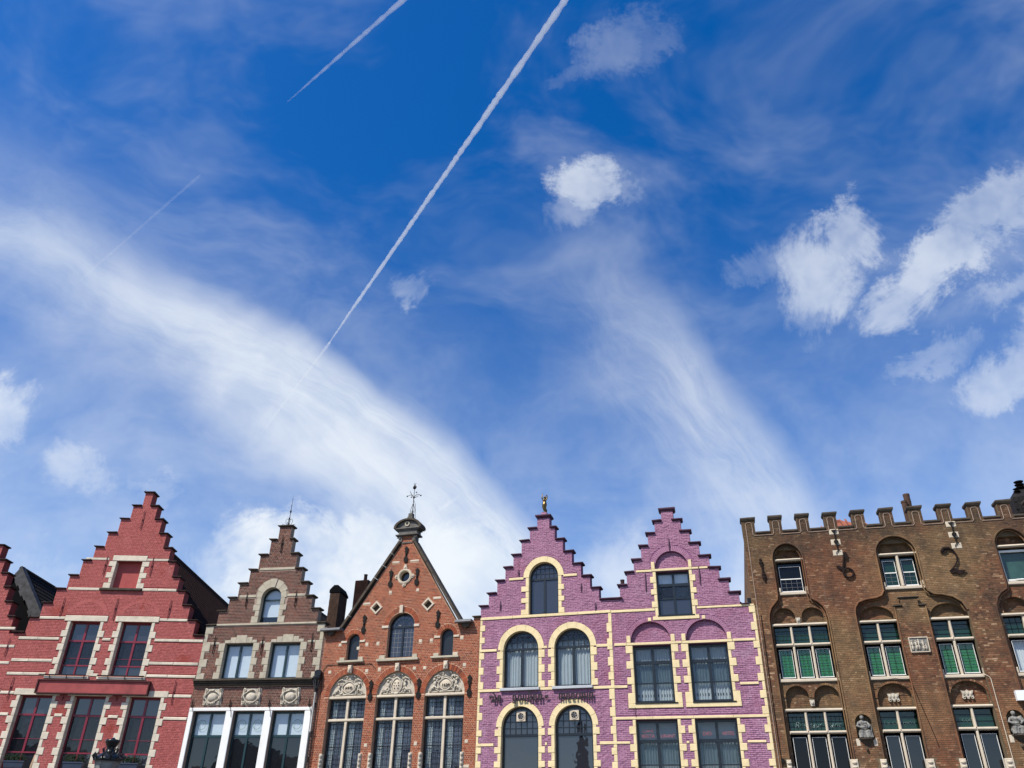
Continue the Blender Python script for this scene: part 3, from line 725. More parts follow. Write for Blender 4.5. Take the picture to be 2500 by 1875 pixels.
# ================================================================== RED HOUSE
def red_window(H, x0, x1, z0, z1, zt, zthin, zlow, lint, sill, longs, a, dim=False):
    x0 += a; x1 += a
    H.hole(rect_poly(x0, x1, z0, z1)); mid = (x0 + x1) / 2 + .0
    H.stone(lint[0] + a, lint[1] + a, z1 + .02, z1 + .29, 'white_stone', -.045, .25, 'lintel', .015, .008)
    for side, xin in ((-1, x0), (1, x1)):
        zs = [z1 + .02] + sum([[c + .155, c - .155] for c in longs], [])
        zs = [z for z in zs if z > z0 + .05] + [z0]
        # first is a short stone
        m = MB()
        k = False
        for t_, b_ in zip(zs, zs[1:]):
            w = .29 if k else .135; lo, hi = (xin - w, xin + .02) if side < 0 else (xin - .02, xin + w)
            H.block(rect_poly(lo, hi, b_, t_)); q = MB(); q.cur = rnd(); q.stone(lo, hi, -.028 - (.006 if k else 0), .235, b_ + .004, t_ - .004, .014, .004); H.part('jamb_stone', q, 'white_stone'); k = not k
    xL, xR = x0 + .02, x1 - .02
    w = window(H, xL, xR, z0, z1, y=.235, fw=.07, mull=[(mid, zlow, z1 - .06, .1), (mid, z0 + .05, zlow, .07)], trans=[(zt, .085), (zlow, .06)], bars_h=[(zthin, None, None)], bw=.022, frame='maroon_paint', glass='glass_grey')
    # scalloped inner valance behind the lowest lights
    v = MB(); n = 9
    for k in range(n):
        xx = xL + .12 + (xR - xL - .24) * k / (n - 1); v.ball((xx, .5, zlow - .13 - .02 * (k % 2)), (.09, .03, .07), 6, 4)
    H.part('valance', v, 'leaf', parent=w)
    return w
def build_red():
    a = 8.88
    H = House('red_stepped_gable_house', 'red painted stepped gable house with white stone bands and a blind window near the top', 'house', O_A, YA, 'red_joint', 'red_paint', rough=.005, proud=.011)
    L = [x + a for x in (-4.66, -5.11, -5.56, -6.0, -6.43, -6.86, -7.29, -7.73, -8.17, -8.62)]
    Rr = [x + a for x in (-4.25, -3.84, -3.43, -3.02, -2.62, -2.23, -1.83, -1.42, -1.0, -.57)]
    Z = [18.05, 17.32, 16.58, 15.83, 15.07, 14.35, 13.58, 12.90, 12.19, 11.48]
    ol = steps_outline(0.0, 8.88, L, Rr, [z - .07 for z in Z], 10.69, 10.69)
    for b in [(-6.55, 14.34, -5.58), (-3.55, 14.34, -2.6)]: H.band(b[0] + a - .2, b[2] + a, b[1], b[1] + .12, 'white_stone')
    for x0, x1, z in [(-7.2, -5.63, 12.80), (-3.55, -1.85, 12.82), (-8.14, -6.9, 11.37), (-2.34, -.98, 11.37), (-8.84, -6.9, 10.39), (-4.84, -4.44, 10.40), (-2.35, -.02, 10.41), (-8.85, -6.92, 9.38), (-2.35, -.02, 9.35),
                      (-8.86, -7.04, 8.77), (-4.98, -4.58, 8.77), (-2.34, -.02, 8.78), (-8.87, -8.22, 7.93), (-1.1, -.02, 7.92), (-8.87, -8.18, 7.0), (-6.08, -5.71, 7.0), (-3.62, -3.16, 6.98), (-1.1, -.02, 6.95)]:
        H.band(x0 + a, x1 + a, z, z + .135, 'white_stone', -.035, 1.1, c=.02, j=.007)
    # blind window
    bx = (-5.2 + a, -3.85 + a); niche = rect_poly(bx[0], bx[1], 12.93, 14.30); H.hole(niche)
    H.stone(-5.40 + a, -3.68 + a, 14.31, 14.59, 'white_stone', -.05, .24, 'lintel', .015, .01)
    for sd, xin in ((-1, bx[0]), (1, bx[1])):
        k = True
        for t_, b_ in ((14.30, 14.03), (14.03, 13.72), (13.72, 13.44), (13.44, 13.20), (13.20, 12.93)):
            w = .33 if k else .14; lo, hi = (xin - w, xin + .03) if sd < 0 else (xin - .03, xin + w)
            if b_ == 12.93 and sd < 0: w = .33
            H.block(rect_poly(lo, hi, b_, t_)); q = MB(); q.stone(lo, hi, -.03, .26, b_ + .004, t_ - .004, .014, .006); H.part('jamb_stone', q, 'white_stone'); k = not k
    H.stone(-5.63 + a, -3.56 + a, 12.81, 12.925, 'dark_stone', -.12, .26, 'sill')
    H.part('blind_panel', MB().box(bx[0], bx[1], .25, .32, 12.9, 14.33), 'blind_red')
    up = [10.71, 10.08, 9.45, 8.90]; lo = [7.51, 6.85, 6.20, 5.56, 4.93]
    red_window(H, -6.60, -5.12, 8.80, 11.28, 10.42, 9.62, 9.29, (-6.90, -4.83), 0, up, a)
    red_window(H, -4.14, -2.64, 8.80, 11.29, 10.42, 9.62, 9.29, (-4.46, -2.35), 0, up, a)
    for x0, x1 in ((-7.05, -4.97), (-4.60, -2.33)): H.stone(x0 + a, x1 + a, 8.64, 8.76, 'white_stone', -.10, .2, 'sill')
    for x0, x1, l0, l1 in ((-7.92, -6.38, -8.21, -6.1), (-5.42, -3.92, -5.72, -3.65), (-2.86, -1.38, -3.2, -1.11)):
        red_window(H, x0, x1, 4.72, 7.89, 7.10, 6.09, 5.53, (l0, l1), 0, lo, a)
        H.stone(x0 - .25 + a, x1 + .25 + a, 4.56, 4.70, 'white_stone', -.10, .2, 'sill')
    for x, z1, z0 in ((-4.44, 17.0, 16.0), (-5.69, 14.58, 13.58), (-3.37, 14.58, 13.58), (-7.2, 12.42, 11.50), (-4.6, 12.44, 11.40), (-1.98, 12.42, 11.50), (-8.45, 8.72, 7.72), (-.89, 8.67, 7.65), (-5.9, 7.92, 7.7), (-3.42, 7.92, 7.7)):
        anchor(H, x + a, z0, z1, 'iron_red')
    H.arch_bricks(-3.36 + a, 11.60, .78, .97, .12, math.pi - .12, ez=.8, proud=.016); H.arch_bricks(-5.9 + a, 11.60, .78, .97, .12, math.pi - .12, ez=.8, proud=.013)
    H.wall(ol, 0, .55)
    H.lay(ol, z_from=4.4); H.finish_bricks(300)
    step_copings(H, L, Rr, Z, 'coping_red', y1=.55)
    coping(H, Rr[-1] + .012, 8.86, 10.76, 'coping_red', y1=.55); coping(H, -.33, L[-1] - .012, 10.76, 'coping_red', y1=.55)
    # railings of dark rod in front of the upper sills
    for x0, x1 in ((-7.28, -5.09), (-4.56, -2.38)):
        mb = MB().tube([(x0 + a, -.15, 8.80), (x1 + a, -.15, 8.80)], .022, 6)
        for f in (.24, .6, .97): xx = x0 + (x1 - x0) * f + a; mb.tube([(xx, -.15, 8.80), (xx, -.15, 8.68), (xx, -.02, 8.66)], .02, 6)
        H.part('window_rail', mb, 'iron')
    roof_tiles(H, (4.43, 16.15), (0.1, 8.82, 10.55), .56, 15, 'roof_brown')
    H.core(8.88, 15, 10.5)
    mb = MB()
    for k in range(7): mb.ball((4.43 - .25 + k * .075, .1 + .06 * (k % 3), 18.09 + .02 * (k % 2)), (.05, .05, .035), 6, 4)
    mb.tube([(4.2, .05, 18.06), (4.15, .02, 18.17)], .012, 4)
    H.part('moss', mb, 'leaf')
    # the blank sign
    s = empty('signboard', H.W((-7.19 + a, -.03, 7.96)), YA); tag(s, 'long blank red sign box fixed between the two rows of windows of the red house', 'sign')
    w, h = 5.19, .62
    MB().box(0.05, w - .05, -.16, -.0, .05, h - .05).build('panel', 'sign_red', s)
    MB().box(0, w, -.22, 0, 0, .045).box(0, w, -.22, 0, h - .045, h).box(0, .045, -.22, 0, .045, h - .045).box(w - .045, w, -.22, 0, .045, h - .045).build('frame', 'sign_edge', s)
    for i, (x0, x1, lab) in enumerate(((-7.6, -6.70, 'dark blue window box at the lower left window of the red house'), (-4.98, -4.10, 'dark blue window box at the lower middle window, left of the street lantern'),
                           (-2.55, -1.68, 'dark blue window box with one pink bloom, right of the street lantern'))):
        p = empty('window_box', H.W((x0 + a, -.22, 4.86)), YA); tag(p, lab, 'planter', 'window boxes on the red house')
        l = x1 - x0; MB().add([(.04, 0, 0), (l - .04, 0, 0), (l - .04, .2, 0), (.04, .2, 0), (0, -.03, .26), (l, -.03, .26), (l, .23, .26), (0, .23, .26)], [(0, 1, 5, 4), (1, 2, 6, 5), (2, 3, 7, 6), (3, 0, 4, 7), (4, 5, 6, 7), (3, 2, 1, 0)]).build('trough', 'planter_blue', p)
        MB().box(-.015, l + .015, -.045, -.02, .23, .275).build('rim', 'planter_blue', p)
        q = MB()
        for k in range(60):
            bx_, by_ = ru(.03, l - .03), ru(.02, .18); ang = ru(-1, 1); hh = ru(.08, .34)
            pts = [(bx_, by_, .24), (bx_ + ang * .05, by_ - .02, .24 + hh * .6), (bx_ + ang * ru(.08, .2), by_ - ru(.02, .1), .24 + hh)]
            q.tube(pts, .005, 3)
            for m_ in range(3):
                c = Vector(pts[2]).lerp(Vector(pts[1]), m_ / 3); d = .03; q.add([tuple(c + Vector((-d, 0, 0))), tuple(c + Vector((0, ru(-.02, .02), -d))), tuple(c + Vector((d, 0, .01))), tuple(c + Vector((0, 0, d)))], [(0, 1, 2, 3)])
        q.build('plants', 'leaf', p, kind='stuff')
        if i == 2: MB().ball((.28, -.02, .58), .035, 8, 5).ball((.33, 0, .54), .025, 8, 5).build('bloom', 'flower', p)
    # paper roll leaning behind the left planter
    tag(MB().tube([H.W((-6.46 + a, .02, 4.86)), H.W((-6.42 + a, .08, 5.42))], .065, 10).build('leaning_roll', 'bone'), 'tan roll standing upright in the lower left window of the red house', 'roll')
    return H
def build_left():
    a = 4.92 + 8.88
    H = House('neighbouring_red_house', 'red stepped gable house cut off by the left edge of the photo', 'house', O_L, YA, 'red_joint', 'red_paint', rough=.005, proud=.011)
    hw = [.22, .58, .95, 1.26, 1.63, 1.96]; c = -11.34 + a
    L = [c - h for h in hw]; Rr = [c + h for h in hw]; Z = [15.06, 14.3, 13.62, 12.93, 12.2, 11.49]
    ol = steps_outline(0, 4.92, L, Rr, [z - .07 for z in Z], 10.67, 10.67)
    for x0, x1, z in ((-13.5, -9.15, 10.83), (-9.66 + .0, -8.9, 10.0), (-9.4, -8.9, 9.24), (-9.4, -8.9, 8.0), (-9.4, -8.9, 6.95)): H.band(x0 + a, x1 + a, z, z + .13, 'white_stone', -.035, 1.1, c=.02, j=.007)
    red_window(H, -11.45, -9.92, 7.7, 9.90, 9.2, 8.6, 8.2, (-11.75, -9.68), 0, [9.62, 8.98, 8.35, 7.8], a)
    anchor(H, -9.22 + a, 9.62, 10.42, 'iron_red'); anchor(H, -10.8 + a, 11.7, 12.6, 'iron_red'); anchor(H, -9.5 + a, 7.3, 8.2, 'iron_red')
    H.wall(ol, 0, .5); H.lay(ol, z_from=4.4); H.finish_bricks(60)
    step_copings(H, L, Rr, Z, 'coping_red', y1=.5)
    # the main roof stands back behind a tarred wall
    H.part('tarred_wall', MB().prism([(c - 2.4, 4.0), (c + 2.40, 4.0), (c + 2.40, 11.2), (c, 14.4), (c - 2.4, 11.2)], 2.5, 2.65), 'tar')
    roof_tiles(H, (c, 14.55), (c - 2.42, c + 2.42, 11.36), 2.4, 12, 'slate')
    f = MB()
    v0, v1 = Vector((c + .03, 2.34, 14.62)), Vector((c + 2.35, 2.34, 11.52))
    n = 12
    for k in range(n):
        p, q = v0.lerp(v1, k / n), v0.lerp(v1, (k + 1.06) / n); j = ru(-.05, .05)
        f.add([tuple(p + Vector((0, 0, .06))), tuple(q + Vector((0, 0, .06))), tuple(q + Vector((-.26 + j, -.05, -.48 + j))), tuple(p + Vector((-.25 + j, -.05, -.46 + j)))], [(0, 1, 2, 3)])
        f.add([tuple(p + Vector((0, 0, .06))), tuple(q + Vector((0, 0, .06))), tuple(q + Vector((.02, .3, .1))), tuple(p + Vector((.02, .3, .1)))], [(3, 2, 1, 0)])
    H.part('lead_flashing', f, 'lead')
    H.core(4.92, 2.5, 9.6, mat='tar')
    mb = MB().box(4.6, 4.9, .5, 2.5, 4, 10.2); H.part('party_wall', mb, 'tar')

# ================================================================== BROWN HOUSE
def cartouche(H, x0, x1, z0, z1, k):
    cx, cz, w, h = (x0 + x1) / 2, (z0 + z1) / 2, (x1 - x0) / 2, (z1 - z0) / 2
    H.block(rect_poly(x0, x1, z0, z1))
    o = H.part('carved_cartouche', MB().stone(x0, x1, -.03, .05, z0, z1, .015, .004), 'relief_stone')
    H.part('boss', MB().ball((cx, -.05, cz - .02), (.25, .09, .19), 14, 8), 'relief_stone', True, o)
    m = MB()
    pts = [(cx + .34 * math.cos(t) * (1 + .10 * math.cos(4 * t + k)), -.07, cz + .27 * math.sin(t) * (1 + .12 * math.cos(3 * t + k * 2))) for t in [2 * math.pi * i / 28 for i in range(29)]]
    m.tube(pts, .032, 6, False)
    for sx in (-1, 1):
        for sz in (-1, 1):
            sp = [(cx + sx * (w * .78 + .085 * math.exp(-i * .13) * math.cos(i * .75 + 1)), -.06, cz + sz * (h * .76 + .085 * math.exp(-i * .13) * math.sin(i * .75 + 1))) for i in range(12)]
            m.tube(sp, [.03 - .0015 * i for i in range(12)], 5)
        m.tube([(cx + sx * .38, -.05, cz - .2), (cx + sx * .42, -.08, cz), (cx + sx * .36, -.05, cz + .2)], [.02, .04, .02], 6)
    for i in range(5): m.ball((cx + (i - 2) * .075, -.07, cz - h * .86 + .02 * abs(i - 2)), (.04, .035, .045), 6, 4)
    m.ball((cx, -.08, cz + h * .8), (.09, .05, .055), 8, 5)
    H.part('scrollwork', m, 'relief_stone', True, o)
def build_brown():
    H = House('brown_brick_stepped_house', 'narrow brown brick stepped gable house with grey stone trim and carved cartouches', 'house', O_B, YB, 'mortar_light', 'brown_brick', joint=.018, rough=.003, proud=.004)
    L = [2.90, 2.54, 2.11, 1.73, 1.30, .91, .50, .08]; Rr = [3.56, 3.68, 4.05, 4.43, 4.80, 5.16, 5.56, 5.95]
    Z = [16.15, 15.46, 14.69, 13.93, 13.25, 12.56, 11.93, 11.25]
    L[0] = 2.88; Rr[0] = 3.50
    Z2 = [z - .07 for z in Z]
    ol = steps_outline(0.0, 6.1, L, Rr, Z2, 11.0, 11.0)
    gs = 'grey_stone'
    H.band(2.2, 4.05, 13.84, 13.95, gs); H.band(1.4, 2.28, 12.51, 12.62, gs); H.band(3.87, 4.79, 12.51, 12.62, gs); H.band(.5, 5.6, 11.17, 11.27, gs, -.05)
    # arched attic window
    H.hole(arch_poly(2.55, 3.59, 11.29, 12.48)); cx, r = 3.07, .52
    for k, (r1) in enumerate((.78, .86, .90, .92, .90, .86, .78)):
        a0 = math.pi * k / 7; a1 = math.pi * (k + 1) / 7
        mb = MB(); mb.ring(cx, 12.48, r - .02, r1 * (1.0 if k != 3 else 1.0), a0 + .012, a1 - .012, 3, -.03 - (.03 if k == 3 else 0), .24); H.part('voussoir', mb, gs)
    H.block(circ_poly(cx, 12.48, .86, 24))
    for sd, xin in ((-1, 2.55), (1, 3.59)):
        k = True
        for t_, b_ in ((12.48, 12.14), (12.14, 11.86), (11.86, 11.58), (11.58, 11.28)):
            w = .33 if not k else .19; lo, hi = (xin - w, xin + .02) if sd < 0 else (xin - .02, xin + w)
            if k is False or True: H.block(rect_poly(lo, hi, b_, t_))
            H.part('jamb_stone', MB().stone(lo, hi, -.03, .24, b_ + .003, t_ - .003), gs); k = not k
    window(H, 2.57, 3.57, 11.30, 12.46, True, y=.24, fw=.07, trans=[(12.42, .06)], frame='green_paint', glass='glass_light', blind=[(2.6, 3.54, 11.62, 13.0, 'blind_white')])
    for x0, x1 in ((1.13, 2.59), (3.44, 4.94)):
        H.hole(rect_poly(x0, x1, 8.74, 10.34)); c = (x0 + x1) / 2 + .07
        for q0, q1, zt in ((c - .27, c + .27, 10.71), (c - .55, c - .27, 10.60), (c + .27, c + .55, 10.61), (c - .83, c - .55, 10.49), (c + .55, c + .80, 10.49)):
            H.stone(q0, q1, 10.345, zt, gs, -.03, .24, 'lintel_stone')
        for sd, xin in ((-1, x0), (1, x1)):
            H.jamb(xin, sd, 8.74, 10.34, .30, .17, gs, [10.345, 9.98, 9.66, 9.34, 9.03, 8.74])
        m = (x0 + x1) / 2
        window(H, x0 + .02, x1 - .02, 8.75, 10.33, y=.22, fw=.075, mull=[(m, 8.8, 10.28, .09)], frame='green_paint', glass='glass_light', blind=[(x0 + .05, x1 - .05, 8.85, 10.3, 'blind_white')])
    H.quoin(0.0, 1, 11.17, [11.16, 10.80, 10.42, 9.98, 9.62, 9.28, 8.98, 8.72], .40, .19, gs); H.quoin(6.0, -1, 11.17, [11.16, 10.80, 10.42, 9.98, 9.62, 9.28, 8.98, 8.72], .36, .19, gs)
    H.band(.41, .84, 10.30, 10.42, gs, -.022); H.band(2.90, 3.13, 10.30, 10.42, gs, -.022); H.band(5.25, 5.62, 10.32, 10.43, gs, -.022)
    H.block(rect_poly(-.02, 5.86, 8.43, 8.72))
    for z0, z1, y0 in ((8.62, 8.71, -.24), (8.54, 8.615, -.17), (8.43, 8.535, -.10)):
        H.part('cornice', MB().stone(-.01, 5.82, y0, .05, z0, z1, .012, .004), 'dark_stone')
    for i, (x0, x1) in enumerate(((.60, 1.50), (2.48, 3.38), (4.37, 5.26))): cartouche(H, x0, x1, 7.60, 8.30, i)
    # white painted timber front of the lower storey
    op = [(.24, 1.84), (2.20, 3.70), (4.06, 5.60)]
    for x0, x1 in op: H.hole(rect_poly(x0, x1, 4.75, 7.34))
    H.stone(.02, 5.92, 7.345, 7.49, 'white_paint', -.05, .2, 'head_beam')
    for x0, x1 in ((.02, .24), (1.84, 2.20), (3.70, 4.06), (5.60, 5.92)): H.stone(x0, x1, 4.6, 7.343, 'white_paint', -.04, .2, 'post')
    H.stone(.02, 5.92, 4.45, 4.6, 'white_paint', -.12, .2, 'sill')
    for i, (x0, x1) in enumerate(op):
        m = (x0 + x1) / 2
        w = window(H, x0 + .01, x1 - .01, 4.76, 7.33, y=.20, fw=.08, mull=[m], trans=[(6.31, .10)], mw=.09, frame='green_paint', glass=['glass_dark', 'glass_light'], blind=[(x0 + .05, x1 - .05, 6.3, 7.3, 'blind_white')])
        for xx in ((x0 + m) / 2, (m + x1) / 2):
            if (i, xx > m) in ((0, True), (2, False)): continue
            H.part('roundel', MB().ring(xx, 6.80, .19, .205, 0, 2 * math.pi, 24, .222, .227).ring(xx, 6.80, .10, .108, .4, 2.6, 10, .222, .227), 'blind_sea', parent=w)
    for x, z1, z0 in ((.60, 10.72, 9.87), (3.02, 10.66, 9.77), (5.47, 10.76, 9.91), (3.15, 15.62, 14.73), (1.81, 12.78, 12.02), (4.34, 12.78, 11.98)): anchor(H, x, z0, z1, 'iron', .026)
    for x in (.12, 1.97, 3.86, 5.77):
        mb = MB().tube([(x, -.06, 7.52), (x, -.07, 7.72), (x, -.05, 7.90)], [.03, .028, .006], 6).ball((x, -.06, 7.56), (.05, .03, .045), 6, 4)
        mb.tube([(x + .05, -.05, 7.5), (x + .09, -.09, 7.38), (x + .13, -.07, 7.26), (x + .16, -.07, 7.08)], .011, 4); H.part('shutter_hook', mb, 'iron')
    H.wall(ol, 0, .4); H.lay(ol, z_from=4.4); H.finish_bricks(300)
    step_copings(H, L, Rr, Z, 'dark_stone', ov=.10, y1=.4, t=.085)
    roof_tiles(H, (3.05, 13.3), (.05, 6.0, 10.3), .42, 12, 'slate'); H.core(6.1, 12, 10.8)
    # chimney standing on the party wall
    ch = House.part(H, 'chimney', MB().box(4.5, 5.03, 3.7, 4.85, 10.5, 13.75), 'chimney_brick_dark')
    m = MB()
    for zc in np.arange(11.0, 13.7, .085):
        for k in range(3):
            xa = 4.5 + (.0 if int(zc * 100) % 2 else .08) + k * .19; m.cur = rnd(); m.box(max(4.5, xa), min(5.03, xa + .17), 3.685, 3.7, zc, zc + .065)
        for k in range(5): ya = 3.7 + k * .22; m.box(5.03, 5.042, ya + .01, ya + .2, zc, zc + .065)
    m.build('chimney_brickwork', M('chimney_brick_dark'), ch, kind='stuff')
    H.part('chimney_cap', MB().prism([(4.46, 13.75), (5.07, 13.75), (5.07, 13.85), (4.9, 14.15), (4.68, 14.15), (4.46, 13.9)], 3.66, 4.9), 'tar', parent=ch)
    # wrought iron finial
    f = empty('gable_finial', H.W((3.24, .15, 16.15)), YB); tag(f, 'thin wrought iron finial with small scrolls on top of the brown brick gable', 'finial')
    MB().tube([(0, 0, 0), (0, 0, .5), (.0, 0, 1.1), (0, 0, 1.68)], [.022, .018, .014, .004], 6).build('rod', 'iron', f)
    k = MB()
    for z, r in ((.12, .05), (.42, .045), (.5, .03), (.80, .055), (.88, .035), (1.16, .03), (1.5, .022)): k.ball((0, 0, z), (r, r, r * .8), 8, 5)
    k.build('knobs', 'iron', f)
    s = MB()
    for t in range(4):
        ca, sa = math.cos(t * math.pi / 2 + .2), math.sin(t * math.pi / 2 + .2)
        s.tube([(ca * rr, sa * rr, zz) for rr, zz in ((.03, .36), (.12, .42), (.17, .33), (.15, .2), (.10, .1), (.12, .02))], .011, 5)
        s.tube([(ca * (.28 + .06 * math.cos(u)), sa * (.28 + .06 * math.cos(u)), .07 + .06 * math.sin(u)) for u in [j * .7 for j in range(9)]], .009, 4)
    s.build('scrolls', 'iron', f)
    return H
def build_drain(HB):
    d = empty('drainpipe', HB.W((6.02, -.12, 0)), YB); tag(d, 'grey downpipe with a black moulded rain hopper between the brown and the orange house', 'drainpipe')
    MB().lathe(0, 0, [(.05, 0), (.05, 6.38), (.062, 6.39), (.062, 6.47), (.05, 6.48), (.05, 8.15)], 10).build('pipe', 'zinc', d, True)
    MB().lathe(0, 0, [(.055, 8.1), (.075, 8.14), (.06, 8.2), (.10, 8.4), (.17, 8.55), (.19, 8.66), (.22, 8.68), (.22, 8.75), (.17, 8.77), (.15, 8.8)], 8).build('hopper', 'black_metal', d)
    MB().box(-.13, .16, -.1, .12, 8.80, 9.0).ball((0, 0, 9.0), (.15, .12, .06), 8, 4).build('hopper_lid', 'black_metal', d)
    m = MB()
    for t in range(8):
        a_ = t * math.pi / 4; m.tube([(.08 * math.cos(a_), .08 * math.sin(a_), 8.25), (.13 * math.cos(a_), .13 * math.sin(a_), 8.42), (.2 * math.cos(a_), .2 * math.sin(a_), 8.58)], .013, 4)
    m.build('hopper_leaves', 'zinc', d)
    for z in (5.4, 6.43, 7.6): MB().box(-.07, .07, -.02, .14, z, z + .04).build('clip', 'iron', d)

# ================================================================== ORANGE HOUSE
def lunette_relief(H, cx, zb, r, kind, ez=1.05):
    n = 20; poly = [(cx + r * math.cos(math.pi * k / n), zb + ez * r * math.sin(math.pi * k / n)) for k in range(n + 1)]
    o = H.part('carved_lunette', MB().prism(poly, .11, .2), 'relief_stone')
    m = MB(); y = .09
    def fig(x, z, s, lean):      # small putto: head, body, limbs
        m.ball((x, y - .03, z + .30 * s), .062 * s, 8, 5); m.ball((x + lean * .03, y - .01, z + .14 * s), (.07 * s, .05, .12 * s), 8, 5)
        m.tube([(x + lean * .02, y, z + .2 * s), (x + lean * .13 * s, y - .03, z + .26 * s), (x + lean * .2 * s, y - .02, z + .36 * s)], [.028 * s, .024 * s, .018 * s], 5)
        m.tube([(x, y, z + .05 * s), (x + lean * .1 * s, y - .03, z - .03 * s), (x + lean * .05 * s, y - .01, z - .16 * s)], [.04 * s, .034 * s, .022 * s], 5)
        m.tube([(x, y, z + .05 * s), (x - lean * .08 * s, y - .03, z - .06 * s), (x - lean * .14 * s, y - .01, z - .17 * s)], [.04 * s, .034 * s, .022 * s], 5)
    def scroll(x, z, s, sx, sz, turns=11):
        m.tube([(x + sx * s * math.exp(-i * .16) * math.cos(i * .7), y - .02, z + sz * s * math.exp(-i * .16) * math.sin(i * .7)) for i in range(turns)], [.026 * math.exp(-i * .05) for i in range(turns)], 5)
    def fruit(x, z, s, k=7):
        for i in range(k): m.ball((x + ru(-s, s), y - .02 - ru(0, .03), z + ru(-s, s) * .8), ru(.025, .045), 6, 4)
    zc = zb + .36
    # frame of the central shield
    a, b = (.28, .22) if kind != 1 else (.22, .30)
    m.tube([(cx + a * 1.1 * math.cos(t) * (1 + .06 * math.cos(4 * t)), y - .03, zc + b * 1.1 * math.sin(t) * (1 + .06 * math.cos(4 * t))) for t in [2 * math.pi * i / 24 for i in range(25)]], .032, 6, False)
    for sx in (-1, 1):
        scroll(cx + sx * .16, zc + .42, .11, sx, 1); scroll(cx + sx * .62, zb + .16, .10, -sx, 1); scroll(cx + sx * .38, zc + .16, .09, -sx, -1)
        fig(cx + sx * (.52 if kind != 1 else .42), zb + .26, 1.0 if kind != 0 else .85, -sx)
        fruit(cx + sx * .36, zb + .13, .09, 9); fruit(cx + sx * .70, zb + .10, .05, 4)
        m.tube([(cx + sx * .24, y - .01, zc + .26), (cx + sx * .38, y - .03, zc + .36), (cx + sx * .56, y - .02, zc + .30), (cx + sx * .66, y, zc + .08)], [.02, .03, .025, .012], 5)
        if kind == 2: fruit(cx + sx * .36, zc + .30, .07, 8)
    for i in range(7): m.ball((cx + (i - 3) * .05, y - .03, zc + .30 + .03 * math.cos(i - 3)), (.03, .03, .04), 6, 4)
    m.tube([(cx - .75, y, zb + .04), (cx, y - .02, zb + .07), (cx + .75, y, zb + .04)], [.015, .04, .015], 5)
    H.part('figures', m, 'relief_stone', True, o)
    s = H.part('shield', MB().ball((cx, y + .0, zc), (a, .055, b), 16, 8), 'pale_stone', True, o)
    if kind == 1:
        q = MB()
        for dx, dz in ((0, 0), (-.08, .12), (.08, .12), (-.08, -.1), (.08, -.1), (-.11, .01), (.11, .01)): q.ball((cx + dx, y - .05, zc + dz), (.035, .02, .035), 5, 3)
        H.part('charges', q, 'dark_stone', parent=o)
    else: text(H, '1620' if kind == 2 else 'ANNO', cx - .17, zc - .06 + (-.03 if kind == 2 else 0), .15, 'dark_stone', y - .062, o, .012, width=.34)
FONTC = {}
def text(H, s, x, z, size, mat, y, parent=None, ext=.006, spacing=1.0, shear=0.0, name='lettering', width=None, offset=0.0):
    cu = bpy.data.curves.new(name, 'FONT'); cu.body = s; cu.size = size; cu.extrude = ext; cu.space_character = spacing; cu.shear = shear; cu.offset = offset
    tmp = bpy.data.objects.new('tmp', cu); COL.objects.link(tmp)
    bpy.context.view_layer.update(); me = bpy.data.meshes.new_from_object(tmp); bpy.data.objects.remove(tmp)
    me.materials.clear(); me.materials.append(M(mat))
    o = bpy.data.objects.new(name, me); COL.objects.link(o); o.parent = parent or H.root
    o.location = (x, y, z); o.rotation_euler = (math.pi / 2, 0, 0)
    if width:
        w = max(v.co.x for v in me.vertices) - min(v.co.x for v in me.vertices); o.scale = (width / w, 1, 1)
    return o
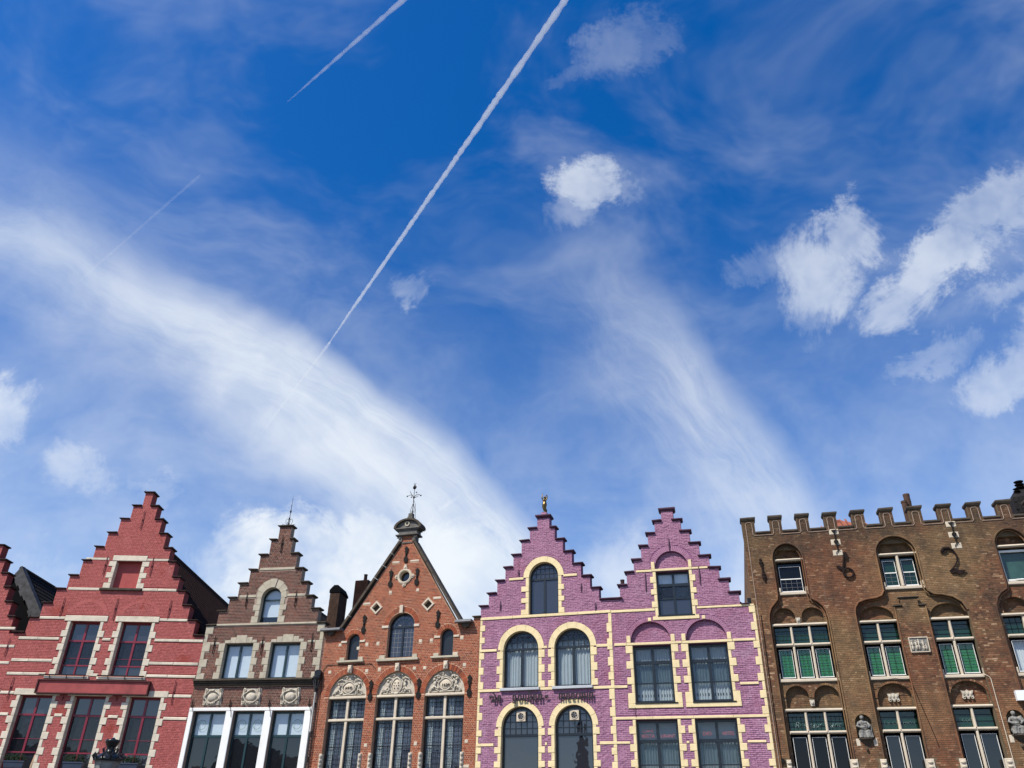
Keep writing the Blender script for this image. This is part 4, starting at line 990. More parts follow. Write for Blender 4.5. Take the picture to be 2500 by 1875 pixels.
def build_orange():
    H = House('orange_brick_gable_house', 'orange brick house with a pointed gable, carved lunettes and a stone pediment on top', 'house', O_C, YC, 'mortar_pink', 'orange_brick', joint=.018, rough=.003, proud=.004)
    c = 3.74
    ol = [(0, 0), (7.6, 0), (7.6, 11.0), (7.29, 11.0), (7.29, 10.78), (6.54, 10.78), (4.02, 14.80), (4.0, 15.18), (3.46, 15.18), (3.46, 14.80), (.92, 10.78), (0, 10.78)]
    ps = 'pale_stone'
    # attic window
    H.hole(arch_poly(3.16, 4.45, 9.46, 10.88, 16, .9)); H.arch_bricks(3.805, 10.88, .65, .88, 0, math.pi, ez=.95, back=.2); H.block(arch_poly(2.925, 4.685, 10.87, 10.88, 16, .95))
    window(H, 3.17, 4.44, 9.47, 10.86, True, y=.22, fw=.075, ez=.9, mull=[(3.82, 9.5, 10.84, .08)], trans=[(10.84, .08)], frame='navy_paint', glass='glass_grey', fan=8,
           leads=[(3.24, 3.78, 9.53, 10.80, 3, 6), (3.86, 4.37, 9.53, 10.80, 3, 6)], lead_mat='zinc', curtain=[(3.2, 3.5, 9.5, 10.8, 'curtain_blue')])
    H.stone(2.84, 3.18, 10.78, 10.90, ps, -.04, .1, 'impost'); H.stone(4.43, 4.70, 10.78, 10.90, ps, -.04, .1, 'impost')
    H.stone(2.76, 4.78, 9.30, 9.41, 'grey_stone', -.13, .22, 'sill'); H.stone(2.84, 3.14, 9.42, 9.58, 'grey_stone', -.04, .1, 'sill_block'); H.stone(4.47, 4.70, 9.42, 9.58, 'grey_stone', -.04, .1, 'sill_block')
    for x0, x1 in ((1.16, 1.79), (5.75, 6.37)):
        m = (x0 + x1) / 2; r = (x1 - x0) / 2
        H.hole(arch_poly(x0, x1, 9.44, 10.31)); H.arch_bricks(m, 10.31, r, r + .19, 0, math.pi, back=.2); H.block(arch_poly(m - r - .19, m + r + .19, 10.30, 10.31))
        w = H.part('shutter', MB().prism(arch_poly(x0, x1, 9.44, 10.31), .2, .24), 'navy_paint')
        mb = MB(); 
        for k in range(1, 5): xx = x0 + (x1 - x0) * k / 5; mb.box(xx - .006, xx + .006, .232, .24, 9.46, 10.5)
        H.part('shutter_joints', mb, 'slate', parent=w)
        H.stone(x0 - .30, x0 - .005, 10.21, 10.31, ps, -.04, .1, 'impost'); H.stone(x1 + .005, x1 + .27, 10.21, 10.31, ps, -.04, .1, 'impost')
        H.stone(x0 - .37, x1 + .32, 9.33, 9.42, 'grey_stone', -.12, .2, 'sill'); H.stone(x0 - .28, x0 - .03, 9.43, 9.56, 'grey_stone', -.04, .1, 'sill_block'); H.stone(x1 + .02, x1 + .26, 9.43, 9.56, 'grey_stone' if x0 < 3 else ps, -.04, .1, 'sill_block')
    H.part('keystone', MB().stone(c - .07, c + .1, -.09, .1, 11.42, 11.78, .02, .01), ps)
    # oculus
    H.hole(circ_poly(3.76, 13.15, .27, 20)); H.block(circ_poly(3.76, 13.15, .37, 20))
    mb = MB().ring(3.76, 13.15, .26, .36, 0, 2 * math.pi, 28, -.05, .2).ring(3.76, 13.15, .29, .32, 0, 2 * math.pi, 28, -.065, -.04)
    for t in range(4): a_ = t * math.pi / 2; mb.ball((3.76 + .42 * math.cos(a_), -.04, 13.15 + .42 * math.sin(a_)), (.055, .04, .055), 8, 5); mb.ring(3.76 + .40 * math.cos(a_), 13.15 + .40 * math.sin(a_), .07, .10, 0, 2 * math.pi, 10, -.04, .02)
    mb.box(3.70, 3.82, -.05, .02, 13.52, 13.72)
    oc = H.part('oculus_frame', mb, ps); H.part('oculus_pane', MB().prism(circ_poly(3.76, 13.15, .27, 20), .2, .21), 'glass_dark', parent=oc)
    for dc in ((2.45, 11.76), (5.04, 11.76)):
        H.hole([(dc[0], dc[1] - .22), (dc[0] + .22, dc[1]), (dc[0], dc[1] + .22), (dc[0] - .22, dc[1])]); H.block([(dc[0], dc[1] - .32), (dc[0] + .32, dc[1]), (dc[0], dc[1] + .32), (dc[0] - .32, dc[1])])
        mb = MB().ring(dc[0], dc[1], .215, .31, 0, 2 * math.pi, 4, -.045, .15); f = H.part('diamond_frame', mb, ps)
        H.part('diamond_panel', MB().prism([(dc[0], dc[1] - .22), (dc[0] + .22, dc[1]), (dc[0], dc[1] + .22), (dc[0] - .22, dc[1])], .14, .16), 'dark_stone', parent=f)
    for x, z in ((3.10, 12.44), (4.47, 12.46), (.81, 10.14), (2.17, 10.10), (2.72, 10.11), (4.80, 10.12), (5.33, 10.13), (6.77, 10.17), (.46, 8.95), (2.30, 8.94), (2.92, 8.97), (4.61, 8.96), (5.10, 8.96), (6.95, 9.01), (2.62, 5.87), (4.92, 5.89), (7.19, 5.95), (1.75, 9.95)):
        if z > 9.2 or abs(z - 5.9) < .1 or True: H.stone(x - .075, x + .075, z - .07, z + .07, ps, -.016, .04, 'facing_block')
    for x0, x1, z in ((3.05, 3.42, 13.83), (3.98, 4.42, 13.83), (1.75, 2.12, 11.93), (5.28, 5.66, 11.97), (7.0, 7.35, 4.95)): H.stone(x0, x1, z, z + .10, ps, -.016, .04, 'facing_block')
    # three arched bays
    bays = [(.56, 2.40), (2.88, 4.71), (5.18, 7.01)]
    for i, (x0, x1) in enumerate(bays):
        m = (x0 + x1) / 2; r = (x1 - x0) / 2
        H.hole(arch_poly(x0, x1, 4.8, 7.88, 18, 1.06)); H.arch_bricks(m, 7.88, r + .005, r + .225, 0, math.pi, ez=1.06, back=.11); H.block(arch_poly(m - r - .225, m + r + .225, 7.875, 7.88, 18, 1.07))
        lunette_relief(H, m, 7.90, r - .002, i, 1.06)
        H.part('keystone', MB().stone(m - .09, m + .11, -.12, .11, 8.86, 9.20, .03, .015).ball((m + .01, -.13, 9.02), (.06, .04, .09), 8, 5), ps)
        H.part('stone_lintel', MB().stone(x0, x1, .03, .26, 7.79, 7.90, .02), ps)
        w = window(H, x0 + .06, x1 - .06, 4.85, 7.78, y=.24, fw=.06, frame='navy_paint', mull=(), trans=(), glass='glass_clear', leads=None)
        mw_ = .055
        H.part('stone_mullion', MB().box(m - mw_, m + mw_, .12, .26, 4.82, 6.86).box(m - mw_, m + mw_, .12, .26, 6.97, 7.79), ps, parent=w)
        H.part('stone_transom', MB().stone(x0 + .0, x1, .10, .27, 6.86, 6.97, .02), ps, parent=w)
        for a0, a1 in ((x0 + .10, m - .07), (m + .07, x1 - .10)):
            fr = MB()
            for c0, c1, nz in ((7.03, 7.73, 4), (4.9, 6.80, 8)):
                fr.box(a0, a0 + .035, .215, .25, c0, c1).box(a1 - .035, a1, .215, .25, c0, c1).box(a0 + .035, a1 - .035, .215, .25, c0, c0 + .035).box(a0 + .035, a1 - .035, .215, .25, c1 - .035, c1)
            H.part('casement', fr, 'navy_paint', parent=w)
            lm = MB()
            for c0, c1, nz in ((7.03, 7.73, 4), (4.9, 6.80, 9)):
                for k in range(1, 4): xx = a0 + (a1 - a0) * k / 4; lm.box(xx - .007, xx + .007, .255, .262, c0, c1)
                for k in range(1, nz): zz = c0 + (c1 - c0) * k / nz; lm.box(a0, a1, .252, .26, zz - .007, zz + .007)
            lm.box(a0, a1, .23, .25, 5.83, 5.86); H.part('leading', lm, 'iron', parent=w)
            wd = (a1 - a0) * (.34 if a0 < m else .38); cm = MB(); nn = 18; vs = []
            for q in range(nn + 1): xx = a0 + wd * q / nn; vs += [(xx, .32 + .01 * math.sin(xx * 60), 4.85), (xx, .32 + .02 * math.sin(xx * 60), 7.72)]
            cm.add(vs, [(2 * q, 2 * q + 2, 2 * q + 3, 2 * q + 1) for q in range(nn)]); H.part('curtain', cm, 'curtain_white', True, w)
        H.part('inner_blind', MB().box(x0 + .1, x1 - .1, 0.36, .37, 4.85, 7.72), 'curtain_indigo', parent=w)
        H.part('stone_sill', MB().stone(x0 - .05, x1 + .05, -.08, .26, 4.68, 4.82, .02), 'grey_stone')
        for xx in (x0 - .07, x1 - .06):
            mb = MB().stone(xx, xx + .14, -.06, .1, 4.82, 5.55, .02, .01)
            for k in range(4): mb.ball((xx + .07, -.07, 4.95 + k * .17), (.055, .045, .07), 7, 4)
            H.part('carved_console', mb, 'relief_stone')
        H.part('spotlight', MB().box(x1 - .22, x1 - .10, -.16, -.04, 4.87, 5.0), 'black_metal')
        H.block(rect_poly(x0 - .11, x0 + .1, 4.8, 5.56)); H.block(rect_poly(x1 - .1, x1 + .11, 4.8, 5.56))
    for x, z1, z0 in ((3.74, 14.62, 13.80), (3.05, 13.52, 12.65), (4.39, 13.52, 12.65), (1.92, 11.47, 10.58), (5.58, 11.47, 10.63), (2.60, 8.55, 7.64), (4.89, 8.55, 7.65), (7.23, 8.60, 7.66)): fancy_anchor(H, x, z0, z1, 'iron')
    # cable and string
    H.part('cable', MB().tube([(.12, -.03, 4.9), (.14, -.03, 9.1), (.3, -.03, 9.27), (2.5, -.03, 9.23), (2.75, -.03, 9.0)], .012, 4), 'iron')
    H.wall(ol, 0, .4); H.lay(ol, z_from=4.4); H.finish_bricks(300)
    # sloping copings
    for sx, (xa, za, xb, zb) in ((-1, (.80, 10.84, 3.42, 14.86)), (1, (6.66, 10.84, 4.06, 14.86))):
        t = .11; d = Vector((xb - xa, zb - za)).normalized(); nrm = Vector((-d.y, d.x)) * (1 if sx < 0 else -1)
        n = 7
        for k in range(n):
            p, q = Vector((xa, za)).lerp(Vector((xb, zb)), (k + .01) / n), Vector((xa, za)).lerp(Vector((xb, zb)), (k + .99) / n)
            H.part('coping_stone', MB().prism([tuple(p), tuple(q), tuple(q + nrm * t), tuple(p + nrm * t)], -.12, .5), 'dark_stone')
    H.part('gutter', MB().box(-.14, .86, -.30, .3, 10.78, 10.88).tube([(-.14, -.28, 10.80), (.86, -.28, 10.80)], .07, 8), 'zinc'); H.part('gutter', MB().box(6.52, 7.27, -.30, .3, 10.80, 10.90).tube([(6.52, -.28, 10.82), (7.27, -.28, 10.82)], .07, 8), 'zinc')
    H.part('gutter_bracket', MB().prism([(.10, 10.77), (.52, 10.77), (.45, 10.6), (.3, 10.55), (.16, 10.6)], -.2, 0), 'dark_stone'); H.part('gutter_bracket', MB().prism([(6.74, 10.79), (7.2, 10.79), (7.12, 10.62), (6.97, 10.56), (6.82, 10.62)], -.2, 0), 'dark_stone')
    coping(H, 7.24, 7.62, 11.07, 'dark_stone', y1=.3)
    # pediment
    pg = 'pediment_stone'
    H.part('pediment_base', MB().box(3.30, 3.46, -.06, .3, 14.86, 15.15).box(4.0, 4.18, -.06, .3, 14.86, 15.15).box(3.46, 4.0, -.04, .0, 14.78, 14.84), pg)
    for sx in (-1, 1):
        mb = MB(); x = c + sx * .42
        mb.tube([(x + sx * (.10 * math.exp(-i * .15) * math.cos(i * .7)), -.08, 15.03 + .09 * math.exp(-i * .15) * math.sin(i * .7)) for i in range(11)], .028, 6); mb.tube([(x - sx * .02, -.05, 14.95), (x - sx * .06, -.05, 14.8), (x + sx * .06, -.05, 14.72)], [.05, .04, .02], 6)
        H.part('scroll_bracket', mb, pg, True)
    for x0, x1, z0, z1, y in ((3.14, 4.32, 15.15, 15.21, -.16), (3.26, 4.22, 15.21, 15.42, -.08), (3.18, 4.30, 15.42, 15.47, -.13), (3.06, 4.42, 15.47, 15.52, -.18)): H.part('pediment_moulding', MB().stone(x0, x1, y, .42, z0, z1, .012, .003), pg)
    ped = [(3.12, 15.52)] + [(4.36, 15.52)] + [(c + .66 * math.cos(t), 15.52 + .42 * math.sin(t)) for t in [math.pi * k / 16 for k in range(1, 16)]]
    H.part('pediment_field', MB().prism(ped, -.08, .38), pg)
    H.part('pediment_arch', MB().ring(c, 15.52, .60, .72, 0, math.pi, 18, -.2, .44, .66), 'dark_stone')
    H.part('pediment_disc', MB().ring(c - .05, 15.74, .07, .125, 0, 2 * math.pi, 18, -.12, -.07), 'grey_stone')
    H.part('pediment_block', MB().stone(c - .14, c + .14, .0, .3, 15.97, 16.16, .02).stone(c - .10, c + .12, .02, .26, 16.16, 16.34, .02), pg)
    roof_tiles(H, (c, 12.7), (.85, 6.62, 10.2), .42, 7.4, 'slate'); H.core(7.6, 12, 10.6)
    ch = H.part('chimney', MB().box(-1.49, -.72, 5.0, 5.55, 10.5, 14.82), 'roof_brown', label='reddish brown brick chimney with one pot')
    H.part('chimney_pot', MB().lathe(-1.0, 5.2, [(.10, 14.8), (.09, 15.1), (.11, 15.18)], 10), 'roof_brown', parent=ch)
    m = MB()
    for zc in np.arange(12.0, 14.78, .09):
        for k in range(5):
            xa = -1.49 + k * .19 + (0 if int(zc * 100) % 2 else -.08)
            if xa > -.75: continue
            m.cur = rnd(); m.box(max(-1.49, xa), min(-.72, xa + .17), 4.985, 5.0, zc, zc + .065)
    m.build('chimney_brickwork', M('roof_brown'), ch, kind='stuff')
    # weathervane
    v = empty('weathervane', H.W((c + .06, .15, 16.3)), YC); tag(v, 'black wrought iron weathervane with curling arms on the stone pediment of the orange house', 'weathervane')
    MB().tube([(0, 0, 0), (0, 0, .6), (0, 0, 1.6)], [.028, .02, .012], 6).build('rod', 'iron', v)
    s = MB()
    for sx in (-1, 1):
        s.tube([(0, 0, .82), (sx * .06, 0, .98), (sx * .18, 0, 1.06), (sx * .30, 0, 1.02), (sx * .34, 0, .96)], [.02, .016, .014, .012, .008], 5)
        s.tube([(0, .02, .88), (sx * .05, sx * .2, 1.0), (sx * .10, sx * .3, 1.12)], [.016, .014, .01], 5)
        s.tube([(sx * .02, 0, .55), (sx * .1, 0, .3), (sx * .13, 0, .15), (sx * .08, 0, .08), (sx * .03, 0, .14), (sx * .06, 0, .2)], .012, 5)
    s.tube([(.02, 0, .75), (.12, 0, .5), (.14, 0, .2), (.14, .1, -.3)], .01, 4)
    s.build('arms', 'iron', v)
    l = MB()
    for x, z in ((-.36, 1.0), (.37, .97), (.12, 1.16), (-.13, .93)):
        for t in range(5): a_ = t * 1.257; l.tube([(x, 0, z), (x + .055 * math.cos(a_), 0, z + .055 * math.sin(a_))], [.018, .006], 4)
    l.build('leaves', 'iron', v)
    g = MB().ring(0, 1.42, .05, .085, 0, 2 * math.pi, 14, -.012, .012).tube([(-.09, 0, 1.40), (-.05, 0, 1.52), (.03, 0, 1.54), (.1, 0, 1.46), (.05, 0, 1.36)], .016, 5); g.ball((0, 0, 1.42), .06, 8, 5)
    for dx in (-.05, .0, .06): g.tube([(dx * .4, 0, 1.5), (dx, 0, 1.68)], .009, 4)
    g.build('crescent_ball', 'iron', v)
    return H

# ================================================================== PURPLE HOUSES
CR = 'cream_paint'
def cream_ring(H, cx, zs, r0, r1, ez=1.0, n=7, y0=-.035):
    for k in range(n):
        a0, a1 = math.pi * k / n, math.pi * (k + 1) / n
        H.part('arch_stone', MB().ring(cx, zs, r0 - .02, r1 + ru(-.008, .008), a0 + .003, a1 - .003, 4, y0 + ru(-.004, .004), .22, ez), CR)
    H.block(arch_poly(cx - r1, cx + r1, zs - .01, zs, 20, ez))
def pairs(H, xin, side, prs, z0, z1, wl, ws, mat=CR, depth=.22, inset=.02, name='jamb_stone'):
    """long stones between the given z pairs, short ones in the gaps"""
    z = z1
    for a, b in prs + [(z0, z0)]:
        for t_, b_, w in ((z, a, ws), (a, b, wl)):
            if t_ - b_ < .02: continue
            lo, hi = (xin - w, xin + inset) if side < 0 else (xin - inset, xin + w)
            H.block(rect_poly(lo, hi, b_, t_))
            H.part(name, MB().stone(lo, hi, -.03 - (.008 if w == wl else 0) + ru(-.002, .002), depth, b_ + .002, t_ - .002, .014, .005), mat)
        z = b
def wire_letter(H, ch, x, z, h, parent, y=-.13, mat='letter_iron'):
    """broad-nib black letter built of upright strokes with pointed feet"""
    w = h * .17; mb = MB(); y0, y1 = y, y + .03
    def st(dx, za, zb, lean=0, foot=True, head=True):
        xa = x + dx; m = [(xa - w / 2, za + (w * .5 if foot else 0)), (xa, za - (w * .1 if foot else 0)), (xa + w / 2, za + (w * .4 if foot else 0)), (xa + w / 2 + lean, zb - (w * .5 if head else 0)), (xa + lean, zb + (w * .1 if head else 0)), (xa - w / 2 + lean, zb - (w * .4 if head else 0))]
        mb.prism(m, y0, y1)
    def di(dx, zz, s=1.0): mb.prism([(x + dx - w * .6 * s, zz), (x + dx, zz - w * .5 * s), (x + dx + w * .6 * s, zz), (x + dx, zz + w * .5 * s)], y0 - .002, y1 + .002)
    def ln(a, b, t=.35): 
        (xa, za), (xb, zb) = a, b; d = Vector((xb - xa, zb - za)).normalized(); n_ = Vector((-d.y, d.x)) * w * t
        mb.prism([(x + xa - n_.x, z + za - n_.y), (x + xb - n_.x, z + zb - n_.y), (x + xb + n_.x, z + zb + n_.y), (x + xa + n_.x, z + za + n_.y)], y0 + .001, y1 - .001)
    xh = h * .62; g = w * 1.75; adv = g + w * 1.9
    if ch in 'nmu':
        k = 3 if ch == 'm' else 2
        for i in range(k): st(i * g, z, z + xh); di(i * g, z + (0 if ch != 'u' else .01)); di(i * g, z + xh)
        for i in range(k - 1): ln((i * g, xh - w * .3) if ch != 'u' else (i * g, w * .2), ((i + 1) * g, xh) if ch != 'u' else ((i + 1) * g, w * .6))
        adv = (k - 1) * g + w * 1.9
    elif ch in 'oe':
        st(0, z, z + xh); 
        if ch == 'o': st(g, z, z + xh)
        else: st(g * .9, z + xh * .5, z + xh); ln((0, xh * .38), (g * .9, xh * .55), .25)
        ln((0, 0), (g, w * .3), .45); ln((0, xh), (g, xh), .45); adv = g + w * 1.7
    elif ch == 'd': st(0, z, z + xh); st(g, z, z + xh); ln((0, 0), (g, w * .3), .45); ln((g, xh), (-w * .3, h), .5); adv = g + w * 1.8
    elif ch == 'g': st(0, z, z + xh); st(g, z - h * .25, z + xh); ln((0, 0), (g, 0), .4); ln((0, xh), (g, xh), .4); ln((-w * .4, -h * .2), (g, -h * .28), .45)
    elif ch == 'r': st(0, z, z + xh); di(0, z); ln((0, xh - w * .3), (g * .7, xh), .4); di(g * .75, z + xh - w * .1, .9); adv = w * 2.4
    elif ch == 'i': st(0, z, z + xh); di(0, z); di(0, z + h * .82, .7); adv = w * 1.7
    elif ch == '*': mb.ball((x + w, y0 + .015, z + xh * .5), (w * .9, .02, w * .9), 8, 5); mb.tube([(x - w * .5, y0 + .01, z + xh * .2), (x + w * .2, y0, z + xh * .8), (x + w * 2, y0 + .01, z + xh * .75), (x + w * 2.4, y0, z + xh * .3)], w * .22, 5); adv = w * 3.2
    mb.box(x - .008, x + .008, y1, .01, z + xh * .3, z + xh * .3 + .016)
    mb.build('letter', mat, parent)
    return adv
def fan_unit(H, w, cx, cz):
    s = .19
    H.part('extractor_fan', MB().box(cx - s, cx + s, .10, .26, cz - s, cz + s).ring(cx, cz, .125, .155, 0, 2 * math.pi, 22, .08, .11), 'pale_stone', parent=w)
    m = MB().prism(circ_poly(cx, cz, .125, 20), .094, .098)
    H.part('fan_opening', m, 'tar', parent=w)
    b = MB()
    for k in range(6):
        a = k * math.pi / 3; b.add([(cx, .088, cz), (cx + .11 * math.cos(a), .086, cz + .11 * math.sin(a)), (cx + .11 * math.cos(a + .5), .092, cz + .11 * math.sin(a + .5))], [(0, 1, 2)])
    H.part('fan_blades', b, 'zinc', parent=w)
def build_purple_left():
    H = House('purple_arched_house', 'purple stepped gable house with round arched windows and black letter writing', 'house', O_D, YC, 'purple_joint', 'purple_paint', rough=.009, proud=.015)
    L = [2.59, 2.24, 1.85, 1.47, 1.10, .73, .35, -.01]; Rr = [3.17, 3.42, 3.80, 4.20, 4.60, 4.99, 5.37, 5.84]
    ZL = [15.50, 15.0, 14.43, 13.78, 13.22, 12.65, 12.08, 11.54]
    ZR = [15.50, 14.97, 14.38, 13.76, 13.16, 12.58, 12.03, 11.50]
    ol_l = []
    zl = [z - .07 for z in ZL]; zr = [z - .07 for z in ZR]
    for x, z, zn in zip(L, zl, zl[1:] + [10.0]): ol_l += [(x, z), (x, zn)]
    ol_l = ol_l[:-1] + [(-.01, 0)]
    ol_r = []
    for x, z, zn in zip(Rr, zr, zr[1:] + [0]): ol_r += [(x, z), (x, zn)]
    ol = ol_l[::-1] + ol_r
    bandz = (10.865, 10.985)
    H.band(0.0, 5.84, *bandz, CR, -.05, 1.6)
    for x0, x1, z in ((1.29, 1.97, 12.57), (3.80, 4.42, 12.57), (.02, .80, 9.49), (2.91, 3.05, 9.52), (5.17, 5.86, 9.47), (.02, 1.0, 7.84), (2.72, 3.26, 7.84), (4.97, 5.86, 7.81), (.02, .77, 5.73), (2.94, 3.03, 5.73), (5.17, 5.86, 5.73)):
        H.band(x0, x1, z, z + .115, CR, -.045, 1.5)
    H.hole(arch_poly(2.20, 3.58, 10.99, 12.65)); cream_ring(H, 2.89, 12.65, .69, .925)
    for sd, xi in ((-1, 2.20), (1, 3.58)): pairs(H, xi, sd, [(12.25, 12.01), (11.73, 11.51), (11.23, 10.99)], 10.99, 12.65, .33 if sd < 0 else .25, .13)
    bv = lambda x0, x1, n, lo: [(x0 + (x1 - x0) * k / n, lo, None) for k in range(1, n)]
    window(H, 2.22, 3.56, 11.0, 12.63, True, y=.2, fw=.08, mull=[(2.89, 11.05, 12.55, .10)], trans=[(12.58, .09)], bars_v=bv(2.28, 3.50, 6, 12.6), bars_h=[(12.84, None, None), (13.07, None, None)], glass='glass_grey')
    H.part('opener', MB().box(2.84, 2.94, .12, .2, 11.02, 11.12), 'black_metal')
    P1 = [(9.48, 9.16), (8.87, 8.55), (8.23, 7.97)]
    for i, (x0, x1) in enumerate(((1.07, 2.68), (3.34, 4.93))):
        c = (x0 + x1) / 2
        H.hole(arch_poly(x0, x1, 7.97, 9.54)); cream_ring(H, c, 9.54, .80, 1.035)
        for sd, xi in ((-1, x0), (1, x1)): pairs(H, xi, sd, P1, 7.97, 9.54, .26, .13)
        H.stone(x0 - .07, x1 + .04, 7.85, 7.965, 'blue_stone', -.14, .22, 'sill')
        w = window(H, x0 + .02, x1 - .02, 7.98, 9.52, True, y=.2, fw=.085, mull=[(c, 8.03, 9.52, .11)], trans=[(9.58, .10)], bars_v=bv(x0 + .09, x1 - .09, 6, 9.6), bars_h=[(9.86, None, None), (10.10, None, None)], glass='glass_clear',
                   curtain=[(x0 + .08, c - .04, 8.0, 9.9, 'curtain_white'), (c + .04, x1 - .08, 8.0, 9.9, 'curtain_white')])
        H.part('opener', MB().box(c - .05, c + .05, .12, .2, 8.0, 8.11), 'black_metal', parent=w)
    P3 = [(6.37, 6.11), (5.70, 5.46), (5.17, 4.94)]
    for i, (x0, x1) in enumerate(((1.06, 2.68), (3.32, 4.93))):
        c = (x0 + x1) / 2
        H.hole(arch_poly(x0, x1, 4.7, 6.46)); cream_ring(H, c, 6.46, .805, 1.01)
        for sd, xi in ((-1, x0), (1, x1)): pairs(H, xi, sd, P3, 4.7, 6.46, .26, .12)
        w = window(H, x0 + .02, x1 - .02, 4.72, 6.44, True, y=.2, fw=.09, trans=[(6.15, .10)], bars_v=bv(x0 + .09, x1 - .09, 6, 6.2), bars_h=[(6.42, None, None), (6.67, None, None), (6.93, None, None)], glass=['glass_grey', 'glass_grey'])
        fan_unit(H, w, c + .01, 6.87)
        H.stone(x0 - .1, x1 + .1, 4.56, 4.69, 'blue_stone', -.12, .22, 'sill')
    ql = [(10.64, 10.38), (10.12, 9.86), (9.45, 9.18), (8.85, 8.54), (8.25, 7.96), (7.60, 7.32), (7.03, 6.73), (6.35, 6.11), (5.70, 5.46), (5.18, 4.93)]
    pairs(H, -.0, 1, ql, 4.5, 10.86, .235, .10, depth=.05, inset=.0, name='quoin_stone')
    pairs(H, 5.86, -1, [(10.45, 10.06), (9.80, 9.35), (9.05, 8.70), (8.45, 8.15), (7.80, 7.40), (7.10, 6.75), (6.4, 6.1), (5.60, 5.35), (5.1, 4.85)], 4.5, 10.86, .225, .14, depth=.05, inset=.0, name='quoin_stone')
    for x, z1, z0 in ((1.73, 13.04, 12.76), (.91, 11.68, 11.26), (4.59, 12.22, 11.86), (5.19, 11.34, 10.99)): anchor(H, x, z0, z1, 'iron_purple', .03)
    H.wall(ol, 0, .42); H.lay(ol, z_from=4.4, bond='run', L=.21); H.finish_bricks(300)
    mt = 'coping_purple'
    coping(H, L[0] - .08, Rr[0] + .08, ZL[0] + .05, mt, .11, -.13, .5)
    for i in range(1, 8):
        coping(H, L[i] - .10, L[i - 1] - .01, ZL[i], mt, .08); 
        if i < 7: coping(H, Rr[i - 1] + .01, Rr[i] + .10, ZR[i], mt, .08)
    coping(H, 5.38, 6.36, 11.50, mt, .08)
    H.part('plinth', MB().stone(2.76, 3.04, .0, .28, 15.55, 15.70, .01), 'purple_paint')
    # the wall writing
    wr = H.part('letter_rail', MB().box(.60, 5.2, -.075, -.065, 7.56, 7.565), 'letter_iron')
    wr['label'] = 'thin rail carrying the letters'
    x = .56; z = 7.45; h = .35
    x += wire_letter(H, '*', x, z + .06, h, wr)
    x = .72
    for chs, xs in (('de', .72), ('gouden', 1.60), ('*', 2.98), ('meermin', 3.58)):
        x = xs
        n_ = {'de': 1.0, 'gouden': 1.36, 'meermin': 1.66, '*': .3}[chs]
        for ch in chs: x += wire_letter(H, ch, x, z, h, wr) * (1.05 if chs != 'meermin' else .98)
    roof_tiles(H, (2.95, 13.9), (.1, 5.8, 11.0), .45, 12, 'slate'); H.core(5.84, 12, 10.9)
    kite = tag(MB().prism([(1.22, 9.06), (1.38, 9.22), (1.50, 9.10), (1.44, 8.98), (1.56, 8.60), (1.36, 8.86), (1.26, 8.86)], .36, .37).tube([(1.44, .365, 9.18), (1.85, .365, 9.5)], .012, 4).tube([(1.52, .365, 8.66), (1.86, .365, 8.1)], .012, 4).build('paper_bird', 'kite_green'), 'yellow green paper bird on a cord behind the left arched window of the purple house', 'decoration')
    kite.location = H.W((0, 0, 0)); kite.rotation_euler = (0, 0, YC)
    return H
